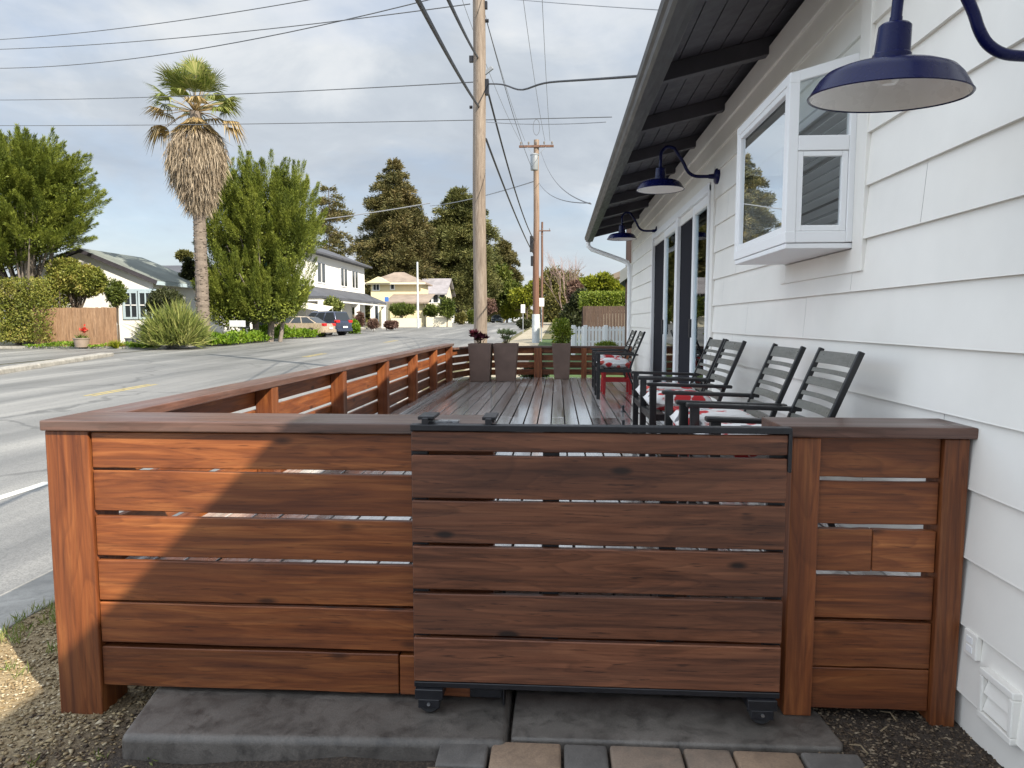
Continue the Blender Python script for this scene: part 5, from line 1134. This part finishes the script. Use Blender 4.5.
# skirt: hanging dead blades, widest near the top and ragged below
db_ = []; z_top = at(196, 126, Y).z; z_bot = at(196, 212, Y).z
n = 9000; u = rng.random(n) ** .9; ang = rng.uniform(0, 6.283, n); prof = np.interp(u, [0, .1, .25, .42, .65, .85, 1], [.35, .9, 1.26, 1.30, 1.02, .68, .38]) * 1.07 * (1 + .10 * np.sin(3 * ang + 5 * u)) * rng.uniform(.72, 1.02, n)
zz = z_top + (z_bot - z_top) * u * .90; cxp = pt.x + (pb.x - pt.x) * u * .4
P_ = np.stack([cxp + np.cos(ang) * prof, Y + np.sin(ang) * prof, zz], 1); out = np.stack([np.cos(ang), np.sin(ang), np.zeros(n)], 1)
D_ = out * rng.uniform(-.25, .32, (n, 1)) + np.array([0, 0, -1.]) + rng.normal(0, .16, (n, 3)); D_[u < .12] += out[u < .12] * .9
db_.append(leaves(P_, D_, .70, .038)); leaf_obj('dead_frond_skirt', db_, m['palm_d'], pm)
n = 420; ang = rng.uniform(0, 6.28, n); ub_ = rng.random(n); P_ = np.stack([pt.x + np.cos(ang) * (.2 + ub_ * .5), Y + np.sin(ang) * (.2 + ub_ * .5), z_top + .45 - ub_ * .5], 1); D_ = np.stack([np.cos(ang), np.sin(ang), -.9 * np.ones(n)], 1); leaf_obj('orange_frond_base', [leaves(P_, D_, .75, .07)], m['palm_o'], pm)

# ---- conifers
def conifer(label, px, Y, pytop, pybase, halfw, mat, nwh, shape, lw, name='conifer_tree', dens=1., gap=.12, bark='bark', zfloor=None, layer=.5, twist=0.):
    zt, zb = at(px, pytop, Y).z, G(Y); Ht = zt - zb; cx = at(px, 300, Y).x; Rm = halfw * Y / F; t = thing(name, label, 'tree', (cx, Y, zb)); tr_ = MB()
    tr_.tube([(cx + .25 * math.sin(k * .7) * (k > 0) * twist, Y, zb - .2 + (Ht * .99) * k / 8) for k in range(9)], [max(.05, Rm * .065 * (1 - k / 8.3)) for k in range(9)], 9); parts = []
    for w in range(nwh):
        u = w / (nwh - 1); h = .12 + .87 * u
        if zfloor is not None and zb + Ht * h < zfloor: continue
        rr = Rm * np.interp(h, shape[0], shape[1]); nb = max(4, int(4.5 + rr * 1.5))
        for k in range(nb):
            if rnd.random() < gap: continue
            a = rnd.uniform(0, 6.28); L = rr * rnd.uniform(.62, 1.12); z = zb + Ht * h + rnd.uniform(-.4, .4); d = Vector((math.cos(a), math.sin(a), 0)); e = Vector((cx, Y, z)) + d * L + Vector((0, 0, L * rnd.uniform(-.22, .12))); st_ = Vector((cx, Y, z)); md = st_.lerp(e, .5) + Vector((0, 0, L * .06)); tr_.tube([st_, md, e], [.035 * max(1, L * .4), .03, .015], 4)
            n = int(125 * L ** 1.15 * dens) + 30; q = rng.random(n) ** .75; wd = L * .21 * (1.12 - q) + .16; side = np.array([-d.y, d.x, 0]); base = np.outer(1 - q, list(st_)) + np.outer(q, list(e)); base[:, 2] += L * .12 * np.sin(q * 3.14)
            off = rng.normal(0, 1, n) * wd; P_ = base + np.outer(off, side); P_[:, 2] += rng.normal(0, .16 + .05 * L, n) * layer * 1.5 - np.abs(off) * .15
            D_ = np.array(list(d)) * .7 + np.outer(np.sign(off) * .55, side) + rng.normal(0, .35, (n, 3)) + (0, 0, .25); parts.append(leaves(P_, D_, lw, lw * .34))
    leaf_obj('crown', parts, m[mat], t); tr_.build('trunk', m[bark], t); return t
SH1 = ([0, .12, .3, .5, .7, .85, .95, 1], [.7, .95, 1.0, .92, .68, .42, .22, .05]); SH2 = ([0, .12, .3, .5, .7, .85, .95, 1], [.6, .9, 1.0, .95, .82, .6, .36, .1]); SH3 = ([0, .3, .5, .7, .85, .95, 1], [.6, .85, .9, 1.0, .85, .55, .2])
conifer('large dark brown green conifer with ragged layered branches behind the yellow house', 395, 112, 160, 325, 43, 'conifer', 34, SH1, .42, dens=.75, gap=.26)
conifer('broad olive conifer partly hidden by the near utility pole', 460, 118, 189, 325, 42, 'conifer_g', 30, SH2, .44, dens=.7, gap=.3)
conifer('sparse grey brown conifer with open layered branches, showing behind the white house roof', 331, 92, 186, 325, 24, 'conifer', 16, SH3, .36, dens=.7, gap=.35)
conifer('smaller dark conifer with drooping tip between the two nearest utility poles', 503, 135, 240, 322, 21, 'conifer', 18, SH2, .46, gap=.2)

# ---- broadleaf crowns
def crown(parts, C, Rv, nclump, per, rc, lw, lwid=.55, shell=.55, flat=1.):
    q = rdir(nclump) * (shell + (1 - shell) * rng.random((nclump, 1))); cc = np.array(C) + q * np.array(Rv) * rng.uniform(.72, 1.02, (nclump, 1))
    for c_ in cc:
        n = int(per * rng.uniform(.6, 1.4)); o = rdir(n) * (rng.random((n, 1)) ** .45) * rc * rng.uniform(.7, 1.3) * (1, 1, .8 * flat); parts.append(leaves(c_ + o, o * .8 / rc + rdir(n) * .7 + (0, 0, .3), lw, lw * lwid))
    return cc
def tree(label, px, Y, lobes, mat, lw, per=70, rcf=.34, name='broadleaf_tree', bark='bark', dens=1., zb=None, cat='tree'):
    """lobes: (px, py, half width px, half height px, dy)"""
    cx = at(px, 300, Y).x; zb = G(Y) if zb is None else zb; t = thing(name, label, cat, (cx, Y, zb)); parts = []; tr_ = MB(); k = Y / F; tips = []
    for (lx_, ly, hw, hh, dy) in lobes:
        C = at(lx_, ly, Y + dy); Rv = (hw * k, min(hw, hh * 1.5) * k, hh * k); rc = max(.12, min(Rv) * rcf); nc = max(10, int(22 * dens * (Rv[0] * Rv[2] / (rc * rc)) ** .75 * .6)); cc = crown(parts, C, (Rv[0] - rc * .5, Rv[1] - rc * .5, Rv[2] - rc * .5), nc, per, rc, lw); tips += list(cc[rng.choice(len(cc), min(7, len(cc)), replace=False)])
    leaf_obj('crown', parts, m[mat], t)
    tips = [Vector(p) for p in tips]; zt_ = max(p.z for p in tips); r0 = max(.02, (zt_ - zb) * .022)
    hub = Vector((cx, Y, zb + (zt_ - zb) * .35)); tr_.tube([(cx, Y, zb - .1), hub], [r0, r0 * .7], 8)
    for p in tips: tr_.tube([hub, hub.lerp(p, .5) + Vector((0, 0, .05 * (zt_ - zb))), p], [r0 * .5, r0 * .3, r0 * .1], 5)
    tr_.build('trunk', m[bark], t); return t
GT = 'trees closing the far end of the street'
tree('bright green tree directly right of the near pole', 507, 125, [(500, 285, 14, 24, 0), (512, 298, 16, 18, -2)], 'broad', .5)
tree('yellow green spreading tree left of the reddish pole', 527, 118, [(522, 298, 16, 12, 0), (535, 291, 12, 12, 0), (510, 312, 10, 8, 2)], 'yellowleaf', .42)
tree('olive green tree behind the two thin poles', 560, 95, [(553, 284, 15, 19, 0), (570, 286, 15, 18, 2), (560, 302, 22, 18, -2), (580, 297, 10, 16, 0)], 'olive', .36)
tree('dusky purple leaved tree low beside the left pavement', 486, 112, [(487, 307, 9, 9, 0)], 'purple', .35)
tree('rounded bright yellow green shrub tree above the clipped hedge', 600, 42, [(588, 286, 14, 10, 0), (604, 282, 14, 9, 0), (618, 290, 12, 8, 0), (600, 298, 24, 12, 1)], 'yellowleaf', .17, name='shrub_tree')
tree('dark shady shrub under the bright tree, left of the dark board fence', 571, 38, [(572, 318, 13, 20, 0), (580, 302, 10, 14, 0), (566, 330, 9, 9, 0)], 'darkleaf', .16, name='shrub', cat='shrub')
tree('brownish bushy shrub between the olive tree and the bright shrub', 574, 40, [(575, 292, 9, 12, 0)], 'purple', .14, name='shrub', cat='shrub')
# bare pinkish tree
Y = 88; c = at(565, 300, Y); bt = thing('bare_tree', 'bare pinkish winter tree rising above the olive tree', 'tree', (c.x, Y, G(Y))); b = MB()
def twig(p, d, L, r, lev):
    q = p + d * L; b.tube([p, p.lerp(q, .5) + Vector((rnd.uniform(-.05, .05), 0, .04)) * L, q], [r, r * .8, r * .5], 4, cap=False)
    if lev:
        for _ in range(3): twig(p.lerp(q, rnd.uniform(.45, 1)), (d + Vector((rnd.uniform(-.6, .6), rnd.uniform(-.6, .6), rnd.uniform(-.1, .45)))).normalized(), L * rnd.uniform(.5, .75), r * .55, lev - 1)
H_ = at(565, 243, Y).z - G(Y)
for a in range(4): twig(Vector((c.x + rnd.uniform(-1.2, 1.2), Y, G(Y))), Vector((rnd.uniform(-.28, .28), rnd.uniform(-.2, .2), 1)).normalized(), H_ * .42, .075, 4)
b.build('branch', m['pinktwig'], bt)

# ---- hedges
def hedge(label, x0, x1, y0, y1, z0, z1, mat, lw, n, name='clipped_hedge', jit=.06):
    t = thing(name, label, 'hedge', ((x0 + x1) / 2, (y0 + y1) / 2, z0)); parts = []; C = np.array([(x0 + x1) / 2, (y0 + y1) / 2, (z0 + z1) / 2]); Hf = np.array([(x1 - x0) / 2, (y1 - y0) / 2, (z1 - z0) / 2])
    q = rng.uniform(-1, 1, (n, 3)); ax = rng.choice(3, n, p=np.array([Hf[1] * Hf[2], Hf[0] * Hf[2], Hf[0] * Hf[1]]) / (Hf[1] * Hf[2] + Hf[0] * Hf[2] + Hf[0] * Hf[1])); sg = rng.choice([-1, 1], n); q[np.arange(n), ax] = sg * (1 - rng.random(n) ** 2 * .3)
    q = np.sign(q) * np.abs(q) ** .95; nr = np.linalg.norm(np.abs(q) ** 6, axis=1) ** (1 / 6.); q = q / np.maximum(nr, 1)[:, None] * 1.0
    N = np.zeros((n, 3)); N[np.arange(n), ax] = sg; lump = .06 * np.sin(q[:, 0] * 7 + 1) * np.cos(q[:, 2] * 5) ; P_ = C + q * Hf * (1 + lump[:, None] * .5) + rng.normal(0, jit, (n, 3)); parts.append(leaves(P_, N * .5 + rdir(n) * .9 + (0, 0, .35), lw, lw * .6))
    k = n // 3; parts.append(leaves(C + rng.uniform(-.85, .85, (k, 3)) * Hf, rdir(k), lw * 1.6, lw * 1.2)); leaf_obj('foliage', parts, m[mat], t)
    b = MB()
    for i in range(6): x = x0 + (x1 - x0) * (i + .5) / 6; b.tube([(x, (y0 + y1) / 2, z0 - .1), (x + rnd.uniform(-.2, .2), (y0 + y1) / 2, z1 - .2)], [.05, .02], 5)
    b.build('stem', m['bark'], t); return t
Yh = 33.4; hedge('large boxy clipped hedge with reddish tips at the left edge', at(-32, 300, Yh).x, at(47, 300, Yh).x, Yh - .2, Yh + 2.6, G(Yh) + .35, at(20, 279, Yh).z, 'hedge', .10, 15000)
Yh = 34.3; hedge('long clipped lime green hedge on top of the dark board fence', at(581, 300, Yh).x, at(650, 300, Yh).x, Yh, Yh + 1.6, at(600, 306, Yh).z - .1, at(600, 293, Yh).z, 'hedge_lime', .09, 9000, jit=.05)
k = 35.2; tree('rounded clipped tree with dense leaves above the board fence', 76, k, [(68, 276, 22, 20, 0), (88, 281, 19, 18, 0), (78, 283, 28, 17, .4)], 'hedge', .13, 95, .22, 'clipped_tree', dens=1.7)
tree('small round leafy tree between the clipped tree and the bay window', 117, 35.2, [(116, 294, 10, 15, 0)], 'broad', .12, 70, .3, 'small_tree')
tree('grey green rounded shrub in front of the bungalow wing, above the flax', 167, 36.5, [(167, 300, 19, 13, 0), (158, 306, 13, 10, 0)], 'darkleaf', .11, 80, .3, 'shrub', dens=1.3, cat='shrub')
tree('shaded dark tree crown between the bungalow wing and the palm trunk', 188, 43, [(187, 290, 9, 22, 0), (190, 270, 7, 14, 0)], 'darkleaf', .16, 70, .4, 'shrub', cat='shrub')
tree('olive treetop showing over the bungalow roof beside the palm', 186, 62, [(184, 256, 9, 5, 0)], 'olive', .25, 60, .5)
# flax clump
def blades(label, name, px, Y, pyb, hw, hpx, n, mat, w, cat='shrub', el=(25, 88), parent=None):
    c = at(px, pyb, Y); c.z = G(Y) + .02; k = Y / F; t = thing(name, label, cat, tuple(c)); a = rng.uniform(0, 6.28, n); e = np.radians(rng.uniform(el[0], el[1], n)); r0 = rng.random(n) ** .5 * hw * k * .45
    L = hpx * k * rng.uniform(.6, 1.15, n) * (1.0 + .12 * np.cos(e)); P_ = np.stack([c.x + np.cos(a) * r0, Y + np.sin(a) * r0, np.full(n, c.z)], 1); D_ = np.stack([np.cos(a) * np.cos(e), np.sin(a) * np.cos(e), np.sin(e)], 1)
    mid = P_ + D_ * L[:, None] * .6; tip = P_ + D_ * L[:, None] + np.stack([np.cos(a) * L * .12, np.sin(a) * L * .12, -.16 * L * np.cos(e)], 1); S = unit(np.cross(D_, rdir(n))) * w
    V = np.concatenate([np.stack([P_ - S * .6, mid - S, mid + S, P_ + S * .6], 1).reshape(-1, 3), np.stack([mid - S, tip - S * .1, tip + S * .1, mid + S], 1).reshape(-1, 3)]); leaf_obj('foliage', [V], m[mat], t); return t
Y = 32.6; k = Y / F; c = at(176, 353, Y); c.z = G(Y); t = thing('flax_bush', 'big bushy flax clump with pale green blades below the palm', 'shrub', tuple(c)); n = 6500
q = rdir(n); q[:, 2] = np.abs(q[:, 2]); rr_ = rng.random((n, 1)) ** .45; lob = 1 + .16 * np.sin(q[:, :1] * 5 + 1) * np.cos(q[:, 1:2] * 4); P_ = np.array([c.x, Y, c.z + .15]) + q * (31 * k, 27 * k, 36 * k) * rr_ * lob * .85
D_ = q * (.75, .75, .5) + (0, 0, .75) + rng.normal(0, .38, (n, 3)); leaf_obj('foliage', [leaves(P_, D_, rng.uniform(.35, .95, n), .05)], m['flax'], t)
blades('small yellow green spiky plant between the two pots', 'potted_plant', 117, 33.0, 350, 6, 9, 160, 'yellowleaf', .02, 'plant')
# pots by the fence
def pot(label, px, Y, r, h, c):
    p = at(px, 350, Y); z = G(Y) + .07; b = MB(); b.lathe([(.001, 0), (r * .78, 0), (r, h), (r + .02, h), (r + .02, h - .04), (r - .03, h - .02), (r * .85, h - .06), (.001, h - .06)], (p.x, Y, z), 24); o = b.build('flower_pot', M('pot_glaze', c, .6, 0, .15, 4, .1), smooth=True, base=(p.x, Y, z)); tag(o, label, 'pot', 'pots in front of the board fence'); return p, z + h
p, z = pot('wide brown grey pot with red flowers before the board fence', 82, 32.8, .36, .44, (.24, .19, .15))
t = thing('red_flower', 'small red flowering plant in the brown grey pot', 'flower', (p.x, 32.8, z - .08)); n = 90; leaf_obj('foliage', [leaves(np.array([p.x, 32.8, z - .06]) + rng.normal(0, .09, (n, 3)) * (1, 1, .3), rdir(n) + (0, 0, 1.2), .22, .06)], m['broad'], t)
b = MB(); fl = np.array([p.x + .14, 32.8, z + .38]); b.tube([(p.x, 32.8, z - .06), tuple(fl)], .012, 5); b.build('stem', m['stem'], t); n = 60; m['redpetal'] = leafmat('red_petal', [(.35, .02, .01), (.6, .05, .03)], .5, .2); leaf_obj('flower_head', [leaves(fl + rng.normal(0, .07, (n, 3)), rdir(n), .10, .08)], m['redpetal'], t)
pot('dark grey pot standing against the white bungalow wall', 133, 33.4, .34, .42, (.11, .115, .12))
bk = at(100, 350, 32.9); o = MB().box(at(89, 350, 33).x, at(122, 350, 33).x, 33.15, 33.5, G(33) - .05, G(33) + .22).build('brick_edging', M('brick_edging', (.30, .15, .10), .85, 0, .3, 9, .3, 40), bevel=.01); tag(o, 'low brick edging along the foot of the board fence between the pots', 'edging')
# grass mounds, bright ground cover
def cover(name, pts, h, lw, n, mat, wy=1.2, kind='stuff'):
    P_ = []
    for (pa, ya, pb_, yb_, hh) in pts:
        a_, b_ = at(pa, 340, ya), at(pb_, 340, yb_); u = rng.random(n); y = ya + (yb_ - ya) * u + rng.uniform(-wy, wy, n); x = a_.x + (b_.x - a_.x) * u + rng.normal(0, .1, n); bump = .65 + .35 * np.sin(x * 2.1 + y) * np.cos(y * 1.7); P_.append(np.stack([x, y, np.array([G(v) for v in y]) + .02 + hh * bump * rng.random(n) ** .6], 1))
    P_ = np.concatenate(P_); k = len(P_); o = leaf_obj(name, [leaves(P_, rdir(k) * .8 + (0, 0, .9), lw, lw * .5)], m[mat]); o['kind'] = kind; return o
cover('grass_mound', [(30, 33.1, 108, 33.1, .28), (130, 33.0, 152, 33.0, .30)], .2, .10, 1500, 'cover', .35)
cover('ground_cover', [(204, 35.2, 236, 36.8, .62), (225, 37, 262, 40, .8), (255, 41, 290, 45.5, .9), (282, 45, 318, 48.0, .55)], .5, .17, 4200, 'cover', 1.1)
o = blades('dark spiky plant in the shade under the dense cypress', 'agave', 226, 39, 340, 12, 13, 160, 'darkleaf', .05, 'plant', (10, 70))
# leaning white board
Y = 37.2; c = at(230, 345, Y); t = thing('letter_box', 'white letter box on a leaning pale post under the cypress', 'letter box', (c.x, Y, G(Y))); tp = at(243, 325, Y)
MB().bar((c.x, Y, G(Y) - .05), (at(239, 330, Y).x, Y, at(239, 330, Y).z), .09, .09).build('post', m['guard'], t); MB().box(at(230.5, 325, Y).x, at(244.5, 325, Y).x, Y - .15, Y + .15, at(237, 327, Y).z, at(237, 320.5, Y).z).build('box', m['guard'], t, bevel=.02)
# small planting along the left pavement
GS = 'small shrubs along the far pavement'
def bush(label, px, Y, hw, hh, pyc, mat, lw, nm='shrub'): return tree(label, px, Y, [(px, pyc, hw, hh, 0)], mat, lw, 55, .38, nm, cat='shrub')
bush('feathery light green shrub in front of the porch columns, behind the wagon', 331, 55.5, 14, 9, 306, 'flax', .2)
bush('fresh green low shrub at the right of the parked wagon', 354, 56, 7, 8, 327, 'cover', .18)
bush('dusky purple shrub before the white house corner', 360, 58, 4, 8, 320, 'purple', .18)
bush('second dusky purple shrub, left of the cream garden wall', 373, 62, 5, 6, 324, 'purple', .18)
bush('low rosy shrub at the foot of the cream garden wall', 391, 66, 8, 4, 325, 'purple', .18)
bush('wide green shrub above the cream garden wall of the yellow house', 402, 82, 14, 7, 310, 'broad', .25)
bush('green shrub above the farther cream garden wall', 431, 84, 8, 7, 311, 'broad', .25)
bush('taller green shrub at the right end of the cream garden walls', 447, 82, 9, 13, 309, 'broad', .25)
bush('olive shrub farther along beside the pavement', 461, 95, 6, 7, 318, 'olive', .28)
bush('bright green shrub just left of the near pole foot', 471, 98, 5, 7, 317, 'broad', .28)
for px, Y, pc, lab in ((474, 14.6, 345, 'low dark green plant behind the back railing, beneath the left planter'), (535, 14.4, 373, 'low dark green plant showing through the back railing between the planters')):
    tree(lab, px, Y, [(px, pc, 16, 8, 0)], 'darkleaf', .06, 60, .4, 'low_plant', cat='plant', zb=G(Y)) if px > 500 else None
bush('bright lime shrub growing at the foot of the picket fence', 607, 24, 14, 6, 347, 'hedge_lime', .07, 'low_plant')
bush('dark low shrub at the pavement edge before the second pole', 524, 70, 8, 5, 324, 'darkleaf', .2)
# far wood closing the view: reads as one mass
P_ = []; n = 60000; x = rng.uniform(-150, 110, n); hgt = 9 + 3.5 * np.sin(x * .13) + 2.5 * np.sin(x * .31 + 1) + 1.2 * np.sin(x * .9); road_gap = np.abs(x + 10.5) < 6.5
y = 215 + 14 * rng.random(n) + road_gap * 60; z = G(200) + hgt * rng.random(n) ** .8; o = leaf_obj('far_wood', [leaves(np.stack([x, y, z], 1), rdir(n) + (0, 0, .4), 1.7, 1.0)], m['olive']); o['kind'] = 'stuff'

# ================================================================ LIGHT AND SKY
sv = Vector((-1.0, .85, -1.0)); el = math.atan2(1, math.hypot(sv.x, sv.y))
sd_ = bpy.data.lights.new('sun', 'SUN'); so = bpy.data.objects.new('sun', sd_); col.objects.link(so); so.rotation_euler = sv.to_track_quat('-Z', 'Y').to_euler(); so.location = (20, -20, 30)
sd_.energy = SUN_E; sd_.angle = R(.55); sd_.color = (1, .91, .77)
w = bpy.data.worlds.new('World'); sc.world = w; w.use_nodes = True; t = w.node_tree; t.nodes.clear()
def N(typ, **k):
    n_ = t.nodes.new(typ)
    for a, v in k.items(): setattr(n_, a, v)
    return n_
out_ = N('ShaderNodeOutputWorld'); bg = N('ShaderNodeBackground'); bg.inputs['Strength'].default_value = SKY_S; t.links.new(bg.outputs[0], out_.inputs[0])
sky = N('ShaderNodeTexSky', sky_type='NISHITA'); sky.sun_disc = False; sky.sun_elevation = el; sky.sun_rotation = math.atan2(-sv.x, -sv.y); sky.air_density = 1.2; sky.dust_density = 1.5; sky.ozone_density = 1.5
tc = N('ShaderNodeTexCoord'); sp = N('ShaderNodeSeparateXYZ'); t.links.new(tc.outputs['Generated'], sp.inputs[0])
def mt(op, a, b=None, c=None):
    n_ = N('ShaderNodeMath', operation=op)
    for i, v in enumerate((a, b, c)):
        if v is None: continue
        if hasattr(v, 'node'): t.links.new(v, n_.inputs[i])
        else: n_.inputs[i].default_value = v
    return n_.outputs[0]
zc_ = mt('ADD', mt('MAXIMUM', sp.outputs[2], 0.), .22)
cb = N('ShaderNodeCombineXYZ'); t.links.new(mt('DIVIDE', sp.outputs[0], zc_), cb.inputs[0]); t.links.new(mt('DIVIDE', sp.outputs[1], zc_), cb.inputs[1]); cb.inputs[2].default_value = 3.7
def noise(vec, s, d, r, dist=0, off=0):
    mp_ = N('ShaderNodeMapping'); mp_.inputs['Location'].default_value = (off, off * .7, 0); t.links.new(vec, mp_.inputs[0]); n_ = N('ShaderNodeTexNoise'); n_.inputs['Scale'].default_value = s; n_.inputs['Detail'].default_value = d; n_.inputs['Roughness'].default_value = r; n_.inputs['Distortion'].default_value = dist; t.links.new(mp_.outputs[0], n_.inputs['Vector']); return n_.outputs['Fac']
def ramp(f, st):
    r = N('ShaderNodeValToRGB'); e = r.color_ramp.elements
    while len(e) < len(st): e.new(.5)
    for i, (p, c) in enumerate(st): e[i].position = p; e[i].color = (c, c, c, 1) if isinstance(c, (int, float)) else (*c, 1)
    t.links.new(f, r.inputs[0]); return r.outputs[0]
def mixc(f, a, b, mode='MIX'):
    n_ = N('ShaderNodeMix', data_type='RGBA', blend_type=mode)
    for s_, v in ((n_.inputs[0], f), (n_.inputs[6], a), (n_.inputs[7], b)):
        if hasattr(v, 'node'): t.links.new(v, s_)
        else: s_.default_value = v if isinstance(v, float) else (*v, 1)
    return n_.outputs[2]
n1 = noise(cb.outputs[0], 1.15, 7, .55, .3, CLOUD_OFF); n2 = noise(cb.outputs[0], .75, 6, .55, .2, CLOUD_OFF + 5.3); n3 = noise(cb.outputs[0], 2.6, 8, .6, .4, CLOUD_OFF + 1.7)
cov = ramp(n2, [(.34, .30), (.58, 1.)])                            # thin veil everywhere, thick cloud in places
cc = ramp(mt('ADD', mt('MULTIPLY', n1, .65), mt('MULTIPLY', n3, .35)), [(.38, (.53, .59, .67)), (.50, (.64, .70, .77)), (.59, (.82, .86, .90)), (.72, (1., 1., 1.))])
# added fill: unseen sky lifted west and overhead, dimmed south to deepen fence shade
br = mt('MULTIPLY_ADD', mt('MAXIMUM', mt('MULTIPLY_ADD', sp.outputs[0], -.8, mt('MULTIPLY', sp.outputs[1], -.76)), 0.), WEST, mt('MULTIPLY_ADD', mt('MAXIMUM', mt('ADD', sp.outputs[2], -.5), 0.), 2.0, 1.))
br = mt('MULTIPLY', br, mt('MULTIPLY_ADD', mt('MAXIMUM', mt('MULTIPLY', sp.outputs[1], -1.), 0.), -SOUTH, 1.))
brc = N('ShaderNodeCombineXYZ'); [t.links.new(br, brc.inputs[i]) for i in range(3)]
skyc = mixc(1., sky.outputs[0], (SKY_G * .95, SKY_G * 1.0, SKY_G * 1.12), 'MULTIPLY')
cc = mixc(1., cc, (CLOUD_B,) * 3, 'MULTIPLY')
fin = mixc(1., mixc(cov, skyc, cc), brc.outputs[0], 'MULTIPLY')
# pale towards the horizon
fin = mixc(ramp(sp.outputs[2], [(.0, .55), (.16, .0)]), fin, (.84 * CLOUD_B, .89 * CLOUD_B, .94 * CLOUD_B))
for nd in t.nodes:
    if nd.type == 'VALTORGB': pass
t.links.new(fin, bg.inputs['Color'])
sc.view_settings.view_transform = 'Standard'; sc.view_settings.look = 'None'; sc.view_settings.gamma = 1; sc.view_settings.exposure = EXPO; sc.view_settings.use_curve_mapping = False
sc.render.engine = 'CYCLES'; sc.cycles.use_denoising = True; sc.cycles.max_bounces = 8; sc.cycles.transparent_max_bounces = 12; sc.cycles.sample_clamp_indirect = 8
